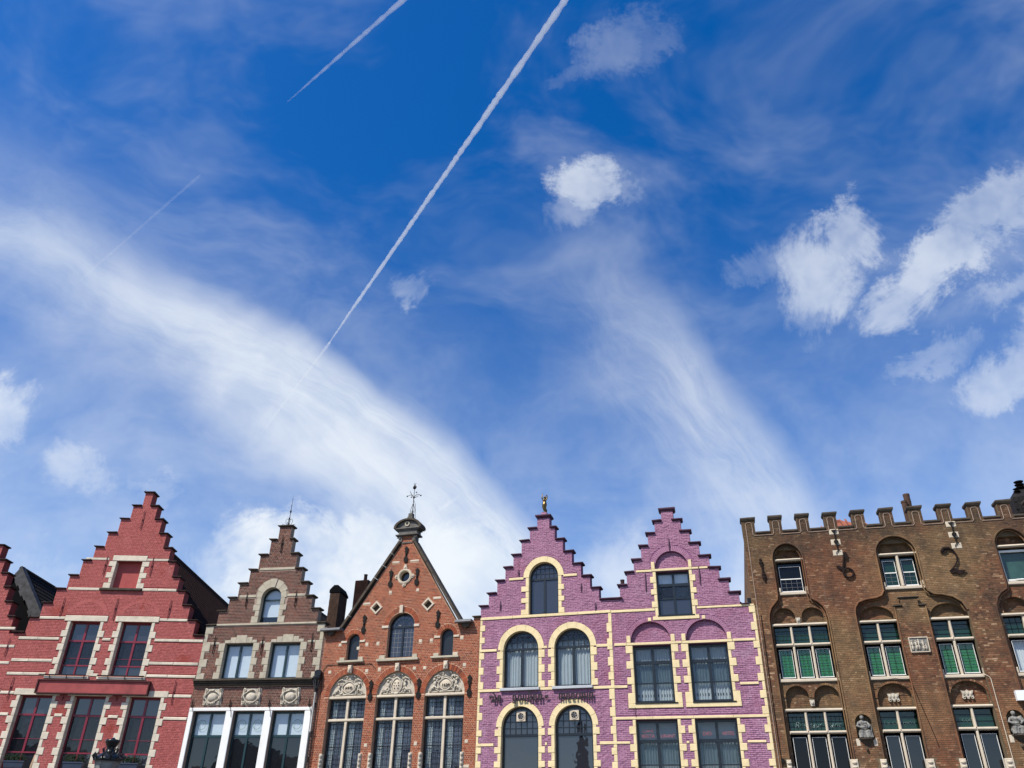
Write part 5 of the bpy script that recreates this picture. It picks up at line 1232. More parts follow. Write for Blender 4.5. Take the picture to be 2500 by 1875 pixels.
def build_purple_right():
    H = House('purple_square_window_house', 'purple stepped gable house with square black windows under blind arches', 'house', O_F, YF, 'purple_joint', 'purple_paint', rough=.009, proud=.015)
    L = [2.44, 2.12, 1.79, 1.45, 1.10, .77, .44, 0.0]; Rr = [2.97, 3.26, 3.60, 3.95, 4.32, 4.67, 5.01, 5.36]
    Z = [15.36, 14.85, 14.31, 13.76, 13.15, 12.62, 12.07, 11.52]
    z7 = [z - .07 for z in Z]
    l = []
    for x, z, zn in zip(L, z7, z7[1:] + [0]): l += [(x, z), (x, zn)]
    r = []
    for x, z, zn in zip(Rr, z7, z7[1:] + [10.92]): r += [(x, z), (x, zn)]
    ol = l[::-1] + r + [(5.90, 10.92), (5.90, 0)]
    for x0, x1, z, t in ((.02, 1.88, 10.85, .115), (3.60, 5.90, 10.865, .09), (1.18, 1.86, 12.53, .10), (3.56, 4.22, 12.545, .09), (.10, .62, 9.475, .11), (2.62, 2.87, 9.485, .1), (4.88, 5.78, 9.49, .10),
                         (.02, .56, 7.81, .11), (4.97, 5.68, 7.82, .10), (.02, 5.90, 6.62, .105), (.02, .56, 5.73, .10), (2.72, 2.83, 5.73, .09), (4.99, 5.68, 5.73, .09)):
        H.band(x0, x1, z, z + t, CR, -.045, 1.5)
    # attic window with its blind arch
    H.hole(rect_poly(2.0, 3.44, 10.64, 12.53)); H.stone(1.86, 3.56, 12.535, 12.64, CR, -.05, .22, 'lintel'); H.stone(1.85, 2.0, 12.645, 12.96, CR, -.04, .1, 'springer'); H.stone(3.42, 3.56, 12.645, 12.97, CR, -.04, .1, 'springer')
    H.hole(arch_poly(2.005, 3.415, 12.65, 12.655, 16, 1.09)); H.arch_bricks(2.71, 12.66, .71, .93, .3, math.pi - .3, ez=1.06, proud=.014)
    H.block(arch_poly(1.80, 3.62, 12.9, 12.9, 16, .74 / .91))
    for sd, xi in ((-1, 2.0), (1, 3.44)): pairs(H, xi, sd, [(12.31, 12.04), (11.77, 11.53), (11.25, 10.99)], 10.62, 12.53, .23, .11)
    H.stone(1.77, 3.68, 10.46, 10.62, CR, -.05, .2, 'sill_surround'); H.stone(1.98, 3.50, 10.60, 10.65, 'navy_paint', -.07, .2, 'sill')
    window(H, 2.02, 3.42, 10.66, 12.52, y=.2, fw=.08, mull=[(2.72, 10.7, 12.45, .10)], trans=[(11.97, .12), (11.38, .055)], glass=['glass_grey', 'glass_light', 'glass_light'], blind=[(2.05, 3.4, 11.42, 12.5, 'blind_white')])
    # blind arches of the middle storey
    for m, kx in ((1.61, 1.625), (3.86, 3.84)):
        H.hole(arch_poly(m - .81, m + .81, 9.585, 9.63, 18, .98)); H.arch_bricks(m, 9.63, .815, 1.0, .0, math.pi, ez=.97, proud=.022); H.block(arch_poly(m - 1.0, m + 1.0, 9.6, 9.63, 18, .97))
        H.stone(kx - .07, kx + .07, 10.43, 10.58, CR, -.04, .08, 'keystone')
        for xx in (m - .99, m + .825): H.stone(xx, xx + .165, 9.585, 9.87, CR, -.045, .08, 'springer')
    for x0, x1 in ((.83, 2.44), (3.09, 4.68)):
        c = (x0 + x1) / 2
        H.hole(rect_poly(x0, x1, 7.24, 9.47)); H.stone(x0 - .21, x1 + .19, 9.475, 9.58, CR, -.05, .22, 'lintel')
        for sd, xi in ((-1, x0), (1, x1)): pairs(H, xi, sd, [(9.47, 9.16), (8.85, 8.54), (8.22, 7.94), (7.61, 7.2)], 7.2, 9.475, .265, .10)
        H.stone(x0 - .27, x1 + .27, 7.03, 7.20, CR, -.05, .2, 'sill_surround'); H.stone(x0 - .0, x1 + .08, 7.20, 7.235, 'navy_paint', -.09, .2, 'sill')
        window(H, x0 + .02, x1 - .02, 7.25, 9.45, y=.2, fw=.09, mull=[(c, 7.3, 9.4, .11)], trans=[(8.81, .13), (8.0, .045)], glass='glass_clear',
               curtain=[(x0 + .08, c - .03, 7.3, 9.4, 'curtain_white'), (c + .03, x1 - .08, 7.3, 9.4, 'curtain_white')])
    for i, (x0, x1) in enumerate(((.79, 2.46), (3.08, 4.71))):
        c = (x0 + x1) / 2
        H.hole(rect_poly(x0, x1, 4.7, 6.615))
        for sd, xi in ((-1, x0), (1, x1)): pairs(H, xi, sd, [(6.37, 6.09), (5.72, 5.46), (5.17, 4.91)], 4.7, 6.615, .25, .10)
        w = window(H, x0 + .02, x1 - .02, 4.72, 6.60, y=.2, fw=.09, mull=[(c, 4.8, 6.55, .11)], trans=[(5.84, .13), (5.0, .04)], glass='glass_clear',
                   curtain=[(x0 + .08, c - .03, 4.75, 5.9, 'curtain_white'), (c + .03, x1 - .08, 4.75, 5.9, 'curtain_white')])
        H.part('inner_pelmet', MB().box(x0 + .05, x1 - .05, .5, .52, 5.9, 6.55), 'curtain_white', parent=w)
        q = dict(size=.19, mat='neon_red', y=.222, parent=w, ext=.004, offset=-.004)
        if i == 0: text(H, 'CAFE', x0 + .24, 6.17, width=.42, **q); text(H, 'RESTA', x0 + .19, 5.97, width=.50, **q); text(H, 'URANT', c + .10, 5.97, width=.55, **q)
        else: text(H, 'DES', x0 + .26, 6.04, width=.32, **q); text(H, 'ARTES', c + .18, 6.04, width=.44, **q)
        H.stone(x0 - .1, x1 + .1, 4.56, 4.69, CR, -.12, .22, 'sill')
    pairs(H, 5.90, -1, [(10.90, 10.60), (10.22, 9.90), (9.48, 9.20), (8.87, 8.55), (8.24, 7.94), (7.60, 7.31), (7.02, 6.73), (6.36, 6.08), (5.70, 5.46), (5.17, 4.92)], 4.5, 10.90, .225, .095, depth=.12, inset=.02, name='quoin_stone')
    for x, z1, z0 in ((2.68, 13.97, 13.45), (1.56, 12.52, 11.70), (3.84, 12.64, 11.86)): anchor(H, x, z0, z1, 'iron_purple', .03)
    # recessed panels of the blind arches
    for poly in (arch_poly(2.005, 3.415, 12.65, 12.655, 16, 1.09), arch_poly(.80, 2.42, 9.585, 9.63, 18, .98), arch_poly(3.05, 4.67, 9.585, 9.63, 18, .98)):
        H.part('arch_panel', MB().prism(poly, .14, .3), 'purple_joint'); H.lay(poly, y=.14, bond='run', L=.21, ignore_blocks=True)
    H.wall(ol, 0, .42); H.lay(ol, z_from=4.4, bond='run', L=.21); H.finish_bricks(300)
    mt = 'coping_purple'
    coping(H, L[0] - .10, Rr[0] + .10, Z[0] + .03, mt, .14)
    for i in range(1, 8):
        if i < 7: coping(H, L[i] - .10, L[i - 1] - .01, Z[i], mt, .09)
        coping(H, Rr[i - 1] - .10, Rr[i] + .10, Z[i], mt, .09)
    coping(H, 5.37, 5.70, 10.985, mt, .05)
    H.part('vent_pot', MB().lathe(.56, .12, [(.085, 12.06), (.085, 12.24), (.095, 12.245), (.095, 12.29)], 12), 'coping_red')
    H.part('vent_box', MB().box(5.68, 5.90, .7, .95, 10.9, 11.40), 'black_metal')
    H.part('cable', MB().tube([(.83, -.06, 7.06), (.80, -.045, 6.9), (.84, -.05, 6.7)], .01, 4), 'coping_red')
    roof_tiles(H, (2.9, 13.7), (.1, 5.6, 10.9), .45, 12, 'slate'); H.core(5.9, 12, 10.8)
    return H

# ================================================================== CASTLE-LIKE HOUSE
def kz(u, z, d=.2): return u + (u + 1.42) * d / 34.25, z + (z - 1.65) * d / 34.25
def build_castle():
    H = House('crenellated_brick_house', 'large brown brick house with battlements, tall recessed bays and green blinds', 'house', O_E, YF, 'mortar_brown', 'castle_brick', joint=.012, rough=.004, proud=.008)
    W_ = 13.6; D1, D2 = .18, .30
    # front sheet with battlements
    mer = [(-.03 if k == 0 else .02 + k * 1.108, .50 + k * 1.108) for k in range(13)]
    top = []
    for k, (a, b) in enumerate(mer): top += [(a, 13.93), (a, 14.52), (b, 14.52), (b, 13.93)] if k else [(a, 14.52), (b, 14.52), (b, 13.93)]
    ol = [(W_, 0), (-.03, 0)] + top + [(W_, 13.93)]
    ol = ol[::-1]
    def arc(cx, cz, r, a0, a1, n, ez=1.0): return [(cx + r * math.cos(R(a0 + (a1 - a0) * k / n)), cz + ez * r * math.sin(R(a0 + (a1 - a0) * k / n))) for k in range(n + 1)]
    def bay(x0, x1, u0, u1, zt):     # lower wide part, ogee shoulders, narrow arched head
        c = (u0 + u1) / 2; r = (u1 - u0) / 2
        left = [(x0, 4.3), (x0, 10.25), (x0 + .04, 10.52), (x0 + .14, 10.76), (x0 + .30, 10.93), (u0 - .04, 11.08), (u0, 11.25), (u0, zt)]
        right = [(x1, 4.3), (x1, 10.25), (x1 - .04, 10.52), (x1 - .14, 10.76), (x1 - .30, 10.93), (u1 + .04, 11.08), (u1, 11.25), (u1, zt)]
        return left + arc(c, zt, r, 180, 0, 14, 1.08)[1:-1] + right[::-1]
    b1 = bay(.54, 2.82, 1.01, 2.24, 12.76)
    b3 = [(10.62 - (x - 1.10), z) for x, z in bay(.54, 2.82, 1.01, 2.24, 12.80)][::-1]
    b2 = [(3.83, 4.3), (3.83, 10.35), (3.88, 10.62), (4.03, 10.82), (4.35, 10.93), (4.72, 10.97), (4.94, 11.05), (5.05, 11.22), (5.06, 12.74)] + arc(5.83, 12.74, .77, 180, 0, 16, .93)[1:-1] + \
         [(6.60, 12.74), (6.61, 11.35), (6.67, 11.16), (6.85, 11.02), (7.14, 10.98), (7.5, 10.88), (7.78, 10.66), (7.90, 10.35), (7.90, 4.3), (6.44, 4.3), (6.44, 10.56), (6.20, 10.56), (6.20, 10.88), (5.58, 10.88), (5.58, 10.56), (5.31, 10.56), (5.31, 4.3)]
    for b in (b1, b2, b3): H.hole(b)
    niches = [(3.07, 3.65, 5.84, 6.37), (8.19, 8.77, 5.90, 6.43)]
    for n_ in niches: H.hole(arch_poly(*n_))
    # facing stones of the iron arrows
    for x in (3.44, 7.93):
        for z in (13.67, 13.22, 12.76): H.stone(x, x + .38, z, z + .235, 'pale_stone', -.018, .05, 'facing_block')
        m = MB().tube([(x + .19, -.05, 13.86), (x + .20, -.06, 13.3), (x + .21, -.05, 12.92)], [.02, .026, .018], 6)
        m.prism([(x + .09, 13.85), (x + .30, 13.86), (x + .24, 13.78), (x + .21, 13.68), (x + .17, 13.68), (x + .14, 13.78)], -.07, -.03); m.prism(circ_poly(x + .2, 13.34, .088, 14), -.08, -.03)
        m.tube([(x + .21, -.05, 12.98), (x + .13, -.05, 12.88), (x + .13, -.05, 12.80)], .015, 5); m.tube([(x + .21, -.05, 12.98), (x + .25, -.05, 13.0), (x + .29, -.05, 12.96)], .015, 5)
        H.part('wall_anchor', m, 'iron')
    H.wall(ol, 0, D1)
    H.part('parapet', MB().box(0, W_, D1, .42, 13.2, 13.93), 'mortar_brown')
    pm = MB()
    for a, b in mer: pm.box(a, b, D1, .42, 13.93, 14.52)
    H.part('merlon_backs', pm, 'castle_brick')
    H.lay(ol, z_from=4.4)
    for n_ in niches:
        m_ = (n_[0] + n_[1]) / 2; H.arch_bricks(m_, n_[3], .29, .40, 0, math.pi, w=.06, back=.05)
        H.part('niche_shade_back', MB().prism(arch_poly(n_[0] - .02, n_[1] + .02, n_[2], n_[3]), D1 + .14, D1 + .18), 'tar')  # near-black back: the shade of the niche is put into its colour
    # second sheet, behind the bays
    holes2 = []; tym = []
    def lights(u0, u1, z0, z1): a, b = kz(u0, z0, D1), kz(u1, z1, D1); q = rect_poly(a[0], b[0], a[1], b[1]); holes2.append(q); return a[0], b[0], a[1], b[1]
    def blind_arch(u0, u1, zb, zs, zt): 
        a, b = kz(u0, zb, D1), kz(u1, zs, D1); r = (b[0] - a[0]) / 2; t = kz(0, zt, D1)[1]
        q = arch_poly(a[0], b[0], a[1], b[1], 14, (t - b[1]) / r); holes2.append(q); tym.append(q)
        ez = (t - b[1]) / r; H.arch_bricks((a[0] + b[0]) / 2, b[1], r + .005, r + .085, 0, math.pi, y=D1, ez=ez, w=.06, proud=.03, back=D1 + .05)
        H.block(arch_poly((a[0] + b[0]) / 2 - r - .09, (a[0] + b[0]) / 2 + r + .09, b[1] - .01, b[1], 14, ez))
    ST = 'pale_stone'
    def cross(u0, u1, z0, zl, zt, mulls, up_glass, lo_glass, up_leads=None, lo_leads=None, blinds=None, sill=True, curt=None, lead_mat='tar', label=None):
        """stone cross window: lintel zl(top), transom zt(top)"""
        x0, x1, a0, a1 = lights(u0, u1, z0, zl)
        y = D1 + .10
        f = H.part('window', MB().box(x0, x0 + .045, y + .04, y + .1, a0, a1).box(x1 - .045, x1, y + .04, y + .1, a0, a1).box(x0 + .045, x1 - .045, y + .04, y + .1, a1 - .045, a1).box(x0 + .045, x1 - .045, y + .04, y + .1, a0, a0 + .045), 'tar')
        t1 = kz(0, zt, D1)[1]; lt = kz(0, zl + .1, D1)[1]
        def rod(p, q): # moulded stone bar
            return MB().tube([p, q], .052, 8)
        H.part('stone_lintel', MB().stone(x0 - .07, x1 + .07, D1 - .07, D1 + .16, a1, lt, .035), ST, parent=f)
        H.block(rect_poly(x0 - .07, x1 + .07, a1, lt))
        ms = [kz(m, 0, D1)[0] for m in mulls]; ed = [x0] + ms + [x1]
        for m in ms:
            for c0, c1 in ((a0, t1 - .1), (t1, a1)):
                H.part('stone_mullion', MB().box(m - .045, m + .045, D1 + .02, D1 + .16, c0, c1).tube([(m, D1 + .02, c0), (m, D1 + .02, c1 - .05), (m, D1 + .03, c1)], [.047, .047, .015], 8), ST, parent=f)
        for p, q in zip(ed, ed[1:]):
            H.part('stone_transom', MB().box(p, q, D1 + .0, D1 + .16, t1 - .10, t1).tube([(p + .02, D1, t1 - .045), (q - .02, D1, t1 - .045)], .05, 8), ST, parent=f)
        for i, (p, q) in enumerate(zip(ed, ed[1:])):
            p2, q2 = p + (.05 if i else .03), q - (.05 if q != x1 else .03)
            ug = up_glass[i] if isinstance(up_glass, (list, tuple)) else up_glass
            H.part('pane', MB().box(p2, q2, y + .05, y + .058, t1, a1 - .02), ug, parent=f)
            l = MB()
            if up_leads:
                for k in range(1, up_leads[0]): xx = p2 + (q2 - p2) * k / up_leads[0]; l.box(xx - .006, xx + .006, y + .035, y + .048, t1, (a1 - (a1 - t1) * up_leads[2]))
                for k in range(1, up_leads[1]): zz = t1 + (a1 - t1) * k / up_leads[1]; l.box(p2, q2, y + .033, y + .047, zz - .008, zz + .008)
            # casement
            c0, c1 = a0 + .02, t1 - .16
            H.part('frame', MB().box(p2, p2 + .055, y + .0, y + .05, c0, c1).box(q2 - .055, q2, y + .0, y + .05, c0, c1).box(p2 + .055, q2 - .055, y + .0, y + .05, c1 - .055, c1).box(p2 + .055, q2 - .055, y, y + .05, c0, c0 + .055), 'tar', parent=f)
            s = .013; e0, e1, g0, g1 = p2 + .05, q2 - .05, c0 + .05, c1 - .05
            H.part('casement', MB().box(e0, e0 + s, y - .012, y + .03, g0, g1).box(e1 - s, e1, y - .012, y + .03, g0, g1).box(e0 + s, e1 - s, y - .012, y + .03, g1 - s, g1).box(e0 - .01, e1 + .01, y - .02, y + .03, g0 - .012, g0 + .018), 'white_paint', parent=f)
            lg = lo_glass[i] if isinstance(lo_glass, (list, tuple)) else lo_glass
            H.part('pane', MB().box(e0, e1, y + .035, y + .043, g0, g1), lg, parent=f)
            if lo_leads:
                for k in range(1, lo_leads[0]): xx = e0 + (e1 - e0) * k / lo_leads[0]; l.box(xx - .006, xx + .006, y + .025, y + .034, g0, g1)
                for k in range(1, lo_leads[1]): zz = g0 + (g1 - g0) * k / lo_leads[1]; l.box(e0, e1, y + .023, y + .033, zz - .006, zz + .006)
            if l.v: H.part('leading', l, lead_mat, parent=f)
            if blinds: H.part('blind', MB().box(e0 - .02, e1 + .02, y + .10, y + .11, g0 - .03, g1 + .03), blinds, parent=f)
            if curt and curt[i]:
                ca, cb, mt = curt[i]; n = 16; vs = []
                for k in range(n + 1): xx = e0 + (e1 - e0) * (ca + (cb - ca) * k / n); vs += [(xx, y + .16 + .015 * math.sin(xx * 70), g0), (xx, y + .16 + .015 * math.sin(xx * 70), g1)]
                H.part('curtain', MB().add(vs, [(2 * k, 2 * k + 2, 2 * k + 3, 2 * k + 1) for k in range(n)]), mt, True, parent=f)
        if sill:
            s0, s1 = kz(0, z0 - .12, D1)[1], a0
            H.part('stone_sill', MB().stone(x0 - .08, x1 + .08, D1 - .08, D1 + .16, s0, s1, .02).stone(x0 - .09, x0 - .0, D1 - .09, D1 + .12, s1, s1 + .20, .02).stone(x1 + .0, x1 + .09, D1 - .09, D1 + .12, s1, s1 + .22, .02), ST, parent=f)
            H.block(rect_poly(x0 - .09, x1 + .09, s0, s1)); H.block(rect_poly(x0 - .09, x0, s1, s1 + .22)); H.block(rect_poly(x1, x1 + .09, s1, s1 + .22))
        if label: f['label'] = label
        return f, ed, a0, a1, t1
    GG = 'glass_green'
    cross(.66, 2.72, 7.97, 9.99, 9.31, [1.33, 2.02], GG, 'glass_light', (4, 4, .35), (3, 5), 'blind_green', lead_mat='leaf')
    f, ed, a0, a1, t1 = cross(.70, 2.74, 4.7, 6.79, 6.11, [1.37, 2.06], GG, 'glass_black', (4, 4, .2), None, None)
    for i, (s_, dx) in enumerate((('Res', .20), ('taur', .08), ('ant', .10))): text(H, s_, ed[i] + dx, 6.27, .30, 'neon_white', D1 + .12, f, .004, .95, .35, 'neon_lettering', width=.42, offset=-.011)
    cross(3.93, 5.28, 7.97, 9.98, 9.30, [4.57], 'blind_sea_glass' if False else GG, 'glass_light', (1, 4, 0), (2, 5), 'blind_green', lead_mat='tar')
    cross(6.51, 7.85, 7.97, 9.99, 9.32, [7.14], GG, 'glass_light', (1, 4, 0), (2, 5), 'blind_green', lead_mat='tar')
    f3 = cross(3.97, 5.28, 4.7, 6.78, 6.12, [4.60], GG, 'glass_dark', (1, 3, 0), None, None, curt=[(0.0, .35, 'curtain_blue'), (.70, 1.0, 'curtain_white')])
    f4 = cross(6.51, 7.83, 4.7, 6.82, 6.16, [7.13], GG, 'glass_dark', (1, 3, 0), None, None, curt=[(0.0, .22, 'curtain_blue'), (.30, .75, 'curtain_blue')])
    text(H, 'I & CI', f3[1][0] + .12, 6.33, .15, 'neon_white', D1 + .13, f3[0], .003, 1.2, 0, 'glass_lettering', width=.42, offset=-.006); text(H, 'VIIOX', f3[1][1] + .10, 6.33, .15, 'neon_white', D1 + .13, f3[0], .003, 1.1, 0, 'glass_lettering', width=.45, offset=-.006)
    text(H, 'COD', f4[1][0] + .24, 6.40, .15, 'neon_white', D1 + .13, f4[0], .003, 1.1, 0, 'glass_lettering', width=.34, offset=-.006)
    f5 = cross(9.02, 11.06, 7.97, 10.03, 9.36, [9.72, 10.39], 'glass_green', 'glass_light', (3, 3, 0), None, None, curt=[(0, 1, 'curtain_white')] * 3)
    cross(9.02, 11.06, 4.7, 6.82, 6.16, [9.72, 10.39], GG, 'glass_dark', (4, 4, .2))
    # top storey lights
    def toplight(u0, u1, z0, zl, fr, glass, mulls, bar, lint, blind=None, fmat='white_paint', lead=(4, 3)):
        x0, x1, a0, a1 = lights(u0, u1, z0, zl); y = D1 + .1; la, lb = kz(lint[0], lint[2], D1), kz(lint[1], lint[2] + .1, D1)
        f = window(H, x0, x1, a0, a1, y=y + .03, fw=.05, frame='tar', glass=glass, mull=(), trans=())
        H.part('stone_lintel', MB().stone(la[0], lb[0], D1 - .10, D1 + .12, la[1], lb[1], .04), ST, parent=f); H.block(rect_poly(la[0], lb[0], la[1], lb[1]))
        for m in mulls: mm = kz(m, 0, D1)[0]; H.part('stone_mullion', MB().box(mm - .055, mm + .055, D1 - .02, D1 + .15, a0, a1).tube([(mm, D1 - .02, a0), (mm, D1 - .02, a1)], .055, 8), ST, parent=f)
        for (p, q, c0, c1) in fr:
            p, c0 = kz(p, c0, D1); q, c1 = kz(q, c1, D1); s = .016; cm = MB()
            cm.box(p, p + s, y - .02, y + .02, c0, c1).box(q - s, q, y - .02, y + .02, c0, c1).box(p + s, q - s, y - .02, y + .02, c1 - s, c1).box(p - .015, q + .015, y - .03, y + .02, c0 - .02, c0 + .02)
            if bar: zz = kz(0, bar, D1)[1]; cm.box(p + s, q - s, y - .015, y + .02, zz - .018, zz + .018)
            H.part('casement', cm, fmat, parent=f)
            l = MB()
            if bar:
                for k in range(1, lead[0]): xx = p + (q - p) * k / lead[0]; l.box(xx - .005, xx + .005, y + .0, y + .012, c0, zz)
                for k in range(1, lead[1]): z_ = c0 + (zz - c0) * k / lead[1]; l.box(p, q, y + .0, y + .011, z_ - .005, z_ + .005)
                H.part('leading', l, 'zinc', parent=f)
        sa, sb = kz(lint[0], z0 - .14, D1), kz(lint[1], z0 - .02, D1)
        H.part('stone_sill', MB().stone(sa[0], sb[0], D1 - .08, D1 + .14, sa[1], sb[1], .02).stone(sa[0], sa[0] + .09, D1 - .09, D1 + .1, sb[1], sb[1] + .18, .02).stone(sb[0] - .12, sb[0], D1 - .09, D1 + .1, sb[1], sb[1] + .20, .02), ST, parent=f)
        H.block(rect_poly(sa[0], sb[0], sa[1], sb[1])); H.block(rect_poly(sa[0], sa[0] + .09, sb[1], sb[1] + .2)); H.block(rect_poly(sb[0] - .12, sb[0], sb[1], sb[1] + .2))
        if blind: H.part('blind', MB().box(x0 + .05, x1 - .05, y + .15, y + .16, a0, a1), blind, parent=f)
        return f
    toplight(1.14, 2.16, 11.37, 12.62, [(1.21, 2.06, 11.40, 12.44)], 'glass_black', [], 11.92, (1.08, 2.24, 12.64))
    toplight(5.17, 6.50, 11.38, 12.60, [(5.23, 5.70, 11.42, 12.44), (5.93, 6.40, 11.42, 12.46)], GG, [5.82], 11.95, (5.08, 6.60, 12.62), lead=(2, 3))
    f = toplight(9.50, 10.70, 11.34, 12.66, [(9.52, 10.66, 11.38, 12.60)], 'glass_clear', [], None, (9.46, 10.76, 12.68), 'blind_sea')
    x0, c0 = kz(9.52, 11.38, D1); x1, c1 = kz(10.66, 12.58, D1); H.part('sash', MB().box(x0, x0 + .07, D1 + .06, D1 + .13, c0, c1).box(x1 - .07, x1, D1 + .06, D1 + .13, c0, c1).box(x0 + .07, x1 - .07, D1 + .06, D1 + .13, c1 - .07, c1).box(x0 + .07, x1 - .07, D1 + .06, D1 + .13, c0, c0 + .06).ball(((x0 + x1) / 2, D1 + .02, c0 + .03), (.3, .03, .03), 8, 4), 'white_paint', parent=f)
    # blind arches over the lights
    for u0, u1, zb, zs, zt in ((.74, 1.56, 10.13, 10.32, 10.72), (1.80, 2.64, 10.13, 10.32, 10.70), (.74, 1.60, 6.93, 7.30, 7.72), (1.78, 2.70, 6.93, 7.28, 7.72), (3.96, 5.22, 10.12, 10.14, 10.62), (6.54, 7.82, 10.13, 10.15, 10.62),
                             (4.03, 5.24, 6.92, 7.22, 7.73), (6.55, 7.80, 6.95, 7.25, 7.75), (9.12, 10.0, 10.17, 10.34, 10.74), (10.2, 11.0, 10.17, 10.34, 10.74)): blind_arch(u0, u1, zb, zs, zt)
    for u0, u1, zb, zs, ez in ((1.12, 2.20, 12.76, 12.78, 1.05), (5.16, 6.50, 12.74, 12.76, .9), (9.55, 10.68, 12.80, 12.82, 1.05)):
        a, b = kz(u0, zb, D1), kz(u1, zs, D1); q = arch_poly(a[0], b[0], a[1], b[1], 14, ez * .93); tym.append(q); holes2.append(q)
        H.arch_bricks((a[0] + b[0]) / 2, b[1], (b[0] - a[0]) / 2 + .005, (b[0] - a[0]) / 2 + .07, 0, math.pi, y=D1, ez=ez * .93, w=.06, proud=.02, back=D1 + .05)
    lay2 = [(.45, 4.0), (W_ - .6, 4.0), (W_ - .6, 13.6), (.45, 13.6)]
    H.wall(lay2, D1 + .002, .46, holes2, name='bay_wall')
    sv = H.holes; H.holes = holes2
    for b in (b1, b2, b3): H.lay(b, y=D1 + .002, z_from=4.4)
    H.holes = sv
    for q in tym:
        H.part('arch_panel', MB().prism(q, D2 + .06, .5), 'mortar_brown'); H.lay(q, y=D2 + .06, ignore_blocks=True)
    for u, z in ((1.645, 10.20), (1.67, 7.09)):
        x, zz = kz(u, z, D1); H.part('carved_corbel', MB().prism([(x - .06, zz - .11), (x + .06, zz - .11), (x + .085, zz + .06), (x + .09, zz + .11), (x - .09, zz + .11), (x - .085, zz + .06)], D1 - .06, D1 + .1).ball((x, D1 - .07, zz), (.05, .04, .07), 8, 5), 'relief_stone')
    for u, z in ((4.60, 7.26), (7.15, 7.30)):
        x, zz = kz(u, z, D1); m = MB().prism([(x - .20, zz - .13), (x - .07, zz - .08), (x, zz - .14), (x + .07, zz - .08), (x + .20, zz - .13), (x + .17, zz), (x + .21, zz + .14), (x + .08, zz + .11), (x, zz + .16), (x - .08, zz + .11), (x - .21, zz + .14), (x - .17, zz)], D2 - .02, D2 + .06)
        for k in range(3): m.ball((x + (k - 1) * .12, D2 - .03, zz + .03), (.045, .03, .07), 7, 4); m.ring(x + (k - 1) * .14, zz - .12, .03, .05, math.pi, 2 * math.pi, 6, D2 - .03, D2 + .03)
        H.part('carved_crest', m, 'relief_stone', label='small carved stone crest')
    # hood mouldings: stepped ledges over the middle pier and the continuous roll mould
    for x0, x1, z in ((5.50, 6.27, 10.90), (5.27, 5.60, 10.585), (6.17, 6.48, 10.585)): H.part('label_ledge', MB().stone(x0, x1, -.07, .1, z, z + .05, .015), 'dark_stone')
    for b, n_ in ((b1, 'm'), (b2, 'm'), (b3, 'm')):
        pts = b if b is not b2 else b2[:-9]
        H.part('roll_moulding', MB().tube([(x, -.012, z) for x, z in pts], .034, 6), 'castle_brick')
        H.part('hollow_moulding', MB().tube([(x + (.07 if x < sum(p[0] for p in pts) / len(pts) else -.07), .10, z - .04) for x, z in pts], .03, 5), 'castle_brick')
    H.part('roll_moulding', MB().tube([(5.31, -.012, 4.3), (5.31, -.012, 10.56)], .03, 6).tube([(6.44, -.012, 4.3), (6.44, -.012, 10.56)], .03, 6), 'castle_brick')
    pts = [(.16, -.02, 4.4)]
    for k, (a, b) in enumerate(mer):
        a_ = a + .11 if k else .13; b_ = b - .11
        if k: pts += [(a_ - .0, -.02, 13.90), (a_, -.02, 14.32)]
        pts += [(a_, -.02, 14.36), (a_ + .05, -.02, 14.43), (b_ - .05, -.02, 14.43), (b_, -.02, 14.36), (b_, -.02, 13.90), (b_ + .05, -.02, 13.84)]
        if k < len(mer) - 1: pts += [(mer[k + 1][0] + .11 - .05, -.02, 13.84)]
    H.part('parapet_moulding', MB().tube(pts, .016, 5), 'mortar_light')
    for k, (a, b) in enumerate(mer):
        coping(H, a - .045, b + .06, 14.66, 'dark_stone', .14, -.09, .48, bev=.04)
        if k < len(mer) - 1: H.part('crenel_sill', MB().stone(b + .005, mer[k + 1][0] - .005, -.05, .47, 13.93, 14.02, .02), 'dark_stone')
    # iron year figures
    H.part('iron_figure', MB().tube([(3.86, -.05, 12.84), (3.82, -.07, 12.70), (3.76, -.08, 12.45), (3.70, -.08, 12.2), (3.71, -.08, 12.02)], [.05, .045, .035, .035, .04], 6).tube([(3.87 + .19 * math.cos(t), -.07, 12.0 + .19 * math.sin(t)) for t in [2 * math.pi * i / 18 + 2.8 for i in range(19)]], .038, 6, False)
           .prism([(3.80, 12.86), (3.92, 12.90), (3.98, 12.76), (3.95, 12.60), (3.88, 12.55), (3.84, 12.68)], -.08, -.04).prism([(3.44, 12.30), (3.56, 12.34), (3.70, 12.22), (3.66, 12.12), (3.54, 12.2)], -.08, -.04), 'rust_iron', label='rusty iron figure 6')
    H.part('iron_figure', MB().tube([(7.50, -.05, 12.66), (7.60, -.07, 12.78), (7.78, -.08, 12.78), (7.93, -.08, 12.66), (8.0, -.08, 12.46), (7.97, -.08, 12.25), (7.85, -.08, 12.05), (7.70, -.07, 11.9), (7.62, -.06, 11.85)], [.06, .06, .05, .035, .035, .03, .035, .04, .04], 6)
           .prism([(7.44, 12.62), (7.56, 12.58), (7.72, 12.66), (7.70, 12.74), (7.56, 12.76)], -.08, -.04).prism([(7.62, 11.88), (7.8, 11.94), (7.98, 11.88), (8.20, 11.86), (8.10, 11.78), (7.94, 11.70), (7.8, 11.78), (7.66, 11.76)], -.09, -.04), 'rust_iron', label='rusty iron figure 2')
    m = MB()
    for k in range(8): zz = 12.76 - k * .125; s_ = (.06, .1, .07, .04, .05, .09, .1, .04)[k]; m.ball((.53 + .01 * k, -.05, zz), (s_, .04, .08), 7, 4)
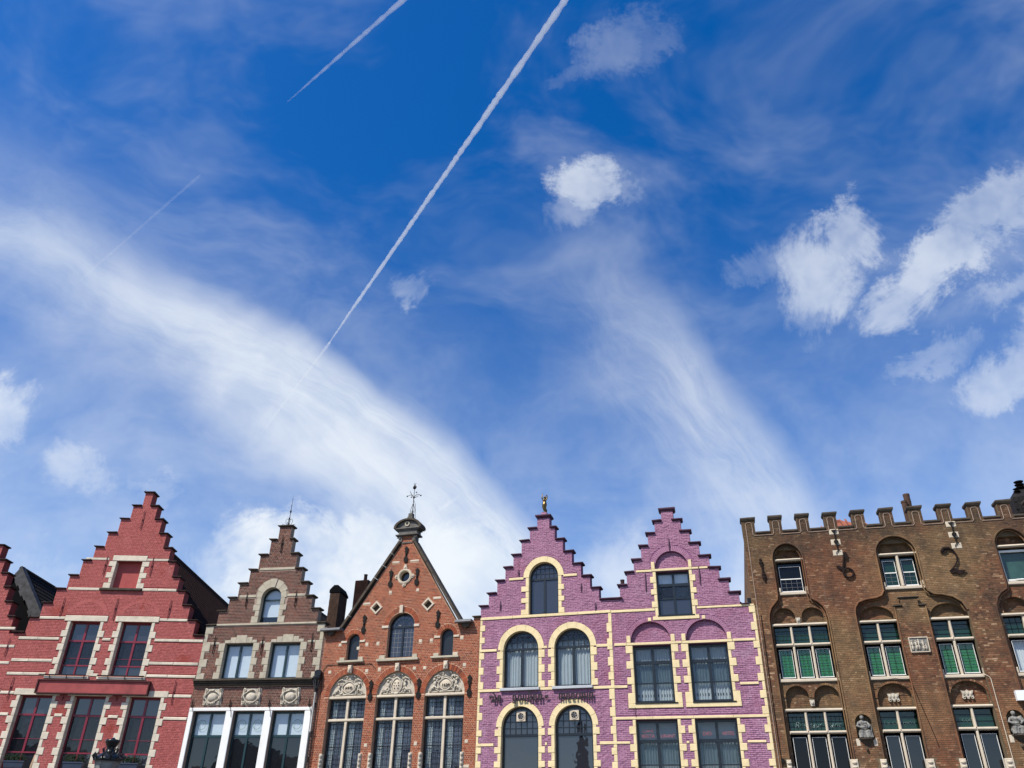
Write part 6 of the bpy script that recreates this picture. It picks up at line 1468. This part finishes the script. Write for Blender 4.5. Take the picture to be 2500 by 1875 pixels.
    m.tube([(.52, -.05, 12.82), (.61, -.05, 11.84)], .02, 5); H.part('iron_figure', m, 'rust_iron', label='rusty fleur shaped iron ornament')
    # carved plaque
    pl = H.part('relief_plaque', MB().stone(5.56, 6.20, -.04, .05, 8.84, 9.36, .02), 'statue_stone', label='square carved stone relief of a crowd of small figures'); H.block(rect_poly(5.56, 6.20, 8.84, 9.36)); H.bricks = [b for b in H.bricks if not (b[4] == 0.0 and b[1] > 5.56 and b[0] < 6.20 and b[3] > 8.84 and b[2] < 9.36)]
    m = MB()
    for k in range(9):
        x = 5.64 + (k % 5) * .12 + ru(-.02, .02); z = 8.95 + (k // 5) * .16 + ru(-.02, .03); m.ball((x, -.07, z + .13), .032, 6, 4); m.ball((x, -.06, z + .03), (.05, .04, .10), 7, 4); m.tube([(x, -.07, z + .08), (x + ru(-.1, .1), -.09, z + ru(.0, .12))], .016, 4)
    H.part('figures', m, 'relief_stone', True, pl)
    for a, b in ((5.54, 6.22),): H.part('plaque_frame', MB().box(a, b, -.075, .02, 9.345, 9.38).box(a, a + .03, -.075, .02, 8.82, 9.345).box(b - .03, b, -.075, .02, 8.82, 9.345).box(a, b, -.075, .02, 8.81, 8.84), 'pale_stone', parent=pl)
    for x0, x1 in ((.43, .60), (2.66, 2.92), (3.68, 3.90), (5.20, 5.48), (6.30, 6.52), (7.76, 8.02)):
        m = MB().stone(x0, x1, -.06, D1, 4.6, 5.13, .02, .006)
        for k in range(3): m.ball(((x0 + x1) / 2, -.07, 4.72 + k * .15), (.09, .04, .05), 8, 4)
        H.part('carved_springer', m, 'pale_stone'); H.bricks = [b for b in H.bricks if not (b[1] > x0 and b[0] < x1 and b[3] > 4.6 and b[2] < 5.13)]
    H.part('conduit', MB().tube([(7.86, .10, 7.98), (7.90, -.03, 7.93), (8.0, -.03, 7.86), (8.03, -.03, 7.78), (8.03, -.03, 4.4)], .014, 6), 'pale_stone')
    H.part('cable', MB().tube([(3.9, .05, 7.74), (4.4, .0, 7.86), (4.79, .0, 7.90), (5.26, -.02, 7.80), (5.34, -.02, 7.62), (5.52, -.02, 6.7), (5.69, -.02, 5.88), (5.75, -.02, 5.5)], .011, 4), 'iron')
    H.part('drain_cable', MB().tube([(.245, -.03, 10.5), (.235, -.03, 6.9), (.26, -.03, 4.4)], .016, 5), 'rust_iron')
    H.part('junction_box', MB().box(.24, .36, -.09, -.01, 5.02, 5.16), 'iron')
    H.finish_bricks(300)
    # behind the battlements
    mb = MB(); mb.box(-.03, .16, .18, 10, 0, 13.6).box(W_ - .2, W_, .18, 10, 0, 13.6).box(.16, W_ - .2, 9.8, 10, 0, 13.6); H.part('side_wall', mb, 'castle_brick')
    fl = MB(); fl.box(.16, W_ - .2, .47, 9.8, 13.3, 13.4).box(.16, W_ - .2, .47, 9.8, 10.85, 10.95).box(.16, W_ - .2, .47, 9.8, 7.4, 7.5).box(.16, W_ - .2, .47, 9.8, 4.0, 4.1); H.part('floor_slab', fl, 'room')
    H.part('room_wall', MB().box(.16, W_ - .2, 2.6, 2.7, 4.1, 13.3), 'room')
    rf = H.part('roof', MB().add([(2.3, 1.7, 14.1), (6.9, 1.7, 14.1), (6.9, 6.3, 14.1), (2.3, 6.3, 14.1), (4.45, 3.9, 15.75), (4.75, 4.1, 15.75)], [(0, 1, 5, 4), (1, 2, 5), (2, 3, 4, 5), (3, 0, 4)]).box(.2, 13.3, .5, 9.7, 13.45, 13.5), 'roof_red')
    t = MB()
    for i in range(9):
        z = 14.1 + i * .18; f_ = i / 9
        xa, xb = 2.3 + (4.45 - 2.3) * f_, 6.9 + (4.75 - 6.9) * f_; ya = 1.7 + 2.2 * f_
        for k in range(int((xb - xa) / .24)): x = xa + k * .24; t.cur = rnd(); t.tube([(x + .12, ya - .01, z + .02), (x + .12, ya + .25, z + .20)], .04, 5)
    t.build('roof_tiles', M('roof_red'), rf, kind='stuff')
    ch = H.part('chimney_pots', MB().lathe(6.80, .9, [(.115, 13.5), (.115, 15.15), (.13, 15.18), (.13, 15.26)], 12).lathe(7.0, 1.1, [(.13, 13.5), (.13, 14.9), (.125, 15.1), (.14, 15.3), (.13, 15.5), (.14, 15.58), (.14, 15.64)], 12), 'chimney_brick_dark')
    d = MB().add([(10.95, 1.0, 13.6), (13.2, 1.0, 13.6), (13.2, 3.2, 13.6), (10.95, 3.2, 13.6), (11.05, 1.0, 15.15), (13.1, 1.0, 15.15), (13.1, 3.2, 15.15), (11.05, 3.2, 15.15), (11.62, 1.9, 15.95), (12.6, 1.9, 16.1)],
               [(0, 1, 5, 4), (1, 2, 6, 5), (2, 3, 7, 6), (3, 0, 4, 7), (4, 5, 9, 8), (5, 6, 9), (6, 7, 8, 9), (7, 4, 8)])
    dr = H.part('slate_dormer', d, 'slate', label='dark slate dormer with stacked ridge tiles')
    m = MB()
    for k in range(3): m.lathe(11.62, 1.6, [(.05, 0), (.17, .02), (.19, .05), (.06, .09)], 14, 15.72 + k * .13); m.lathe(11.34, 1.3, [(.04, 0), (.12, .02), (.13, .04), (.05, .07)], 12, 15.36 + k * .1)
    for i in range(7):
        for k in range(9): m.cur = rnd(); m.box(11.0 + k * .22 + (i % 2) * .1, 11.2 + k * .22 + (i % 2) * .1, .975, 1.0, 13.9 + i * .17, 14.1 + i * .17)
    H.part('ridge_tiles', m, 'slate', parent=dr)
    return H
def statue_body(name, root, mb, mat, vox=.018):
    o = mb.build(name, mat, root, True)
    r = o.modifiers.new('remesh', 'REMESH'); r.mode = 'VOXEL'; r.voxel_size = vox; r.use_smooth_shade = True
    return o
def build_statues(HE, HD):
    for k, (u, zb) in enumerate(((3.36, 5.84), (8.48, 5.90))):
        s = empty('niche_statue', HE.W((u, .07, zb)), YF)
        tag(s, ('grey stone seated woman with child in the arched niche of the battlemented house', 'grey stone winged seated figure in the niche at the right edge')[k], 'statue', 'stone statues in the niches')
        m = MB()
        m.ball((0, .0, .14), (.24, .15, .15)); m.ball((-.02, .02, .36), (.15, .11, .22)); m.ball((-.04, .0, .52), (.17, .10, .10)); m.tube([(-.04, -.01, .56), (-.03, -.03, .64)], [.05, .045], 8); m.ball((-.03, -.05, .70), (.068, .075, .085))
        m.ball((-.03, -.02, .73), (.085, .085, .07)); m.ball((-.03, -.12, .69), (.014, .02, .02))
        m.tube([(-.16, -.02, .54), (-.24, -.06, .42), (-.12, -.15, .36), (.02, -.17, .36)], [.06, .055, .045, .035], 8); m.tube([(.10, -.02, .54), (.2, -.08, .42), (.1, -.16, .34)], [.06, .05, .04], 8)
        m.tube([(-.1, -.05, .22), (-.14, -.2, .22), (-.13, -.2, .02)], [.10, .09, .06], 8); m.tube([(.08, -.05, .22), (.12, -.2, .20), (.14, -.2, .02)], [.10, .09, .06], 8)
        for j in range(9): m.tube([(-.2 + j * .05, -.17 - .03 * (j % 2), .24), (-.22 + j * .056, -.2 - .03 * (j % 2), .0)], [.03, .035], 6)
        if k == 0: m.ball((.06, -.17, .40), (.06, .06, .09)); m.ball((.05, -.2, .52), .05); m.tube([(.06, -.2, .42), (-.02, -.24, .44)], .025, 6); m.tube([(.2, -.05, .12), (.24, -.06, .38), (.2, -.1, .42)], [.05, .035, .03], 6)
        else: m.tube([(-.05, .05, .5), (.2, .02, .58), (.3, .0, .35), (.26, 0, .15)], [.05, .07, .06, .02], 8); m.ball((.02, -.2, .2), (.17, .05, .05))
        statue_body('figure', s, m, 'statue_stone', .016)
        HE.part('statue_corbel', MB().lathe(u, .10, [(.02, -.52), (.06, -.48), (.09, -.40), (.08, -.34), (.13, -.26), (.19, -.16), (.24, -.08), (.30, -.05), (.31, -.015), (.28, 0.0)], 14, zb).ball((u - .05, -.06, zb - .38), (.05, .04, .07), 8, 5), 'dark_stone', True)
        for dx in (-.37, .22): HE.part('facing_block', MB().stone(u + dx, u + dx + .14, -.02, .05, zb - .27, zb - .02, .012), 'pale_stone')
    s = empty('mermaid_statue', HD.W((2.90, .14, 15.70)), YC + .35); tag(s, 'dark gilt statue of a mermaid raising both arms on top of the left purple gable', 'statue')
    m = MB(); k = .96
    m.tube([(.03, 0, .02), (.02, 0, .10), (.0, 0, .20), (-.01, .0, .32), (.0, -.01, .42), (.01, 0, .50), (.0, 0, .57), (.0, .01, .64), (.01, 0, .70)], [.035, .045, .075, .105, .115, .098, .08, .095, .075], 12)
    m.tube([(.03, 0, .0), (-.02, -.02, .03), (-.08, -.02, .05), (-.10, 0, .09)], [.03, .03, .03, .01], 6); m.tube([(.03, 0, .03), (.09, .04, .06), (.10, .06, .18), (.06, .04, .28)], [.03, .035, .04, .02], 6)
    m.tube([(.01, 0, .69), (.01, -.01, .76)], [.035, .03], 8); m.ball((.01, -.015, .80), (.05, .055, .062)); m.ball((.015, .02, .80), (.062, .06, .075)); m.tube([(.03, .04, .80), (.05, .07, .62), (.05, .08, .50)], [.05, .045, .02], 7)
    m.tube([(-.07, 0, .68), (-.125, -.03, .76), (-.11, -.02, .88), (-.07, -.02, .95)], [.036, .032, .026, .018], 7); m.tube([(.08, 0, .68), (.125, -.01, .78), (.115, 0, .90), (.07, 0, .93)], [.036, .032, .028, .024], 7)
    m.tube([(-.07, -.02, .93), (-.10, -.03, .99)], [.02, .012], 6); m.ball((-.03, -.08, .63), .034, 8, 5); m.ball((.045, -.08, .63), .034, 8, 5)
    statue_body('figure', s, m, 'bronze', .012)
def build_lamp():
    p = empty('street_lamp', (-8.93, 20.0, 0)); tag(p, 'top of an ornate black street lantern rising at the bottom edge before the red house', 'street lamp')
    MB().lathe(0, 0, [(.22, 0), (.22, .12), (.15, .2), (.12, .6), (.14, .65), (.075, .9), (.06, 2.3), (.09, 2.34), (.09, 2.4), (.045, 2.5), (.04, 2.75), (.10, 2.82), (.14, 2.9)], 12).build('post', 'black_metal', p, True)
    g = MB(); n = 6
    def hexp(r, z, o=0): return [(r * math.cos(2 * math.pi * k / n + o), r * math.sin(2 * math.pi * k / n + o), z) for k in range(n)]
    o_ = .35
    g.add(hexp(.13, 2.92, o_) + hexp(.255, 3.44, o_), [(k, (k + 1) % n, n + (k + 1) % n, n + k) for k in range(n)]); g.build('glass', 'frost', p)
    f = MB(); a, b = hexp(.135, 2.9, o_), hexp(.262, 3.45, o_)
    for k in range(n): f.tube([a[k], b[k]], .014, 5); f.tube([b[k], b[(k + 1) % n]], .022, 5); f.tube([a[k], a[(k + 1) % n]], .018, 5)
    f.build('frame', 'zinc', p)
    c = MB().lathe(0, 0, [(.29, 3.46), (.31, 3.48), (.28, 3.53), (.20, 3.60), (.11, 3.65), (.085, 3.70), (.095, 3.74), (.15, 3.84), (.165, 3.88), (.155, 3.90), (.05, 3.92), (.02, 3.95)], 12); c.build('crown', 'black_metal', p, True)
    s = MB()
    for k in range(12):
        t = 2 * math.pi * k / 12
        s.tube([(.29 * math.cos(t), .29 * math.sin(t), 3.47), (.34 * math.cos(t), .34 * math.sin(t), 3.56), (.30 * math.cos(t + .1), .30 * math.sin(t + .1), 3.62), (.27 * math.cos(t), .27 * math.sin(t), 3.58)], [.02, .022, .016, .01], 5)
        s.tube([(.14 * math.cos(t), .14 * math.sin(t), 3.63), (.17 * math.cos(t), .17 * math.sin(t), 3.70), (.14 * math.cos(t), .14 * math.sin(t), 3.73)], .013, 4)
    s.build('acanthus_leaves', 'black_metal', p)
def build_sign_box(HE):
    s = empty('white_box', HE.W((8.66, 0, 7.0)), YF); tag(s, 'plain white box fixed to the brick wall above the niche at the right edge', 'sign')
    MB().box(0, 1.1, -.22, -.03, 0, .34).build('case', 'white_plastic', s); MB().box(.2, .24, -.03, .0, .1, .2).box(.8, .84, -.03, .0, .1, .2).build('bracket', 'iron', s)
def contrail(name, label, pts, dens, r0, r1):
    """ice trail about nine kilometres up; lumpy tube of thin scattering air"""
    A, B = [dirv(*p) * (9000 / math.sin(R(p[1]))) for p in pts]; L = (B - A).length; n = int(L / 55); P, rr = [], []; j = Vector((0, 0, 0))
    for k in range(n + 1):
        f = k / n; j = j * .8 + Vector((ru(-1, 1), ru(-1, 1), ru(-1, 1))) * 3 * .5
        P.append(A.lerp(B, f) + j); rr.append(max(6, (r0 + (r1 - r0) * f) * (1 + ru(-.2, .2)) * (1 - .45 * max(0, f - .8) / .2)))
    rr[-1] = rr[0] = 3
    m = bpy.data.materials.new(name); m.use_nodes = True; t = m.node_tree; t.nodes.clear(); MATS[name] = m
    o = t.nodes.new('ShaderNodeOutputMaterial'); v = t.nodes.new('ShaderNodeVolumePrincipled'); v.inputs['Color'].default_value = (1, 1, 1, 1); v.inputs['Density'].default_value = dens; v.inputs['Anisotropy'].default_value = -.25
    t.links.new(v.outputs[0], o.inputs['Volume'])
    ob = MB().tube(P, rr, 8).build(name, name, None); return tag(ob, label, 'contrail', 'contrails crossing the sky')
def build_setting():
    g = MB().add([(-3000, -3000, 0), (3000, -3000, 0), (3000, 3000, 0), (-3000, 3000, 0)], [(0, 1, 2, 3)]).build('square_ground', 'cobble'); g['kind'] = 'structure'
    # roofs on the far side of the square: the lower windows mirror them
    m = MB(); x = -118
    for w, h, rh in ((13, 10.5, 6.0), (11, 11.5, 6.5), (12, 9.5, 5.0), (9, 11.5, 6.5), (11, 10, 5.5), (6, 8, 5)):
        m.prism([(x, 0), (x + w - .3, 0), (x + w - .3, h), (x + w / 2, h + rh), (x, h)], -60, -46); x += w
    o = m.build('far_side_of_square', 'plaster'); o['kind'] = 'structure'
    s = MB(); s.lathe(-46.5, -52, [(1.6, 8), (1.5, 12), (.9, 16), (.5, 19), (.1, 21.5)], 8)
    for k in range(9):
        for t_ in range(8): a = t_ * math.pi / 4; r = 1.6 - k * .17; s.ball((-46.5 + r * math.cos(a), -52 + r * math.sin(a), 9 + k * 1.35), (.28, .28, .35), 5, 3)
    o = s.build('far_spire', 'slate'); o['kind'] = 'structure'

build_setting()
build_left(); build_red(); HB = build_brown(); build_drain(HB); build_orange(); HD = build_purple_left(); build_purple_right(); HE = build_castle()
build_statues(HE, HD); build_lamp(); build_sign_box(HE)
contrail('contrail', 'long bright white contrail slanting from the top centre down to the left', ((7.2, 57.6), (-15.4, 32.4)), .0075, 46, 28)
contrail('contrail', 'short white contrail at the top left of centre', ((-12.0, 56.4), (-22.9, 47.5)), .0055, 36, 13)
contrail('contrail', 'faint thin contrail over the broad cloud at the left', ((-28.3, 41.4), (-34.2, 32.3)), .0013, 24, 24)
contrail('contrail', 'fading tail of the long contrail where it enters the broad cloud', ((-15.2, 32.7), (-19.2, 25.6)), .0042, 30, 24)
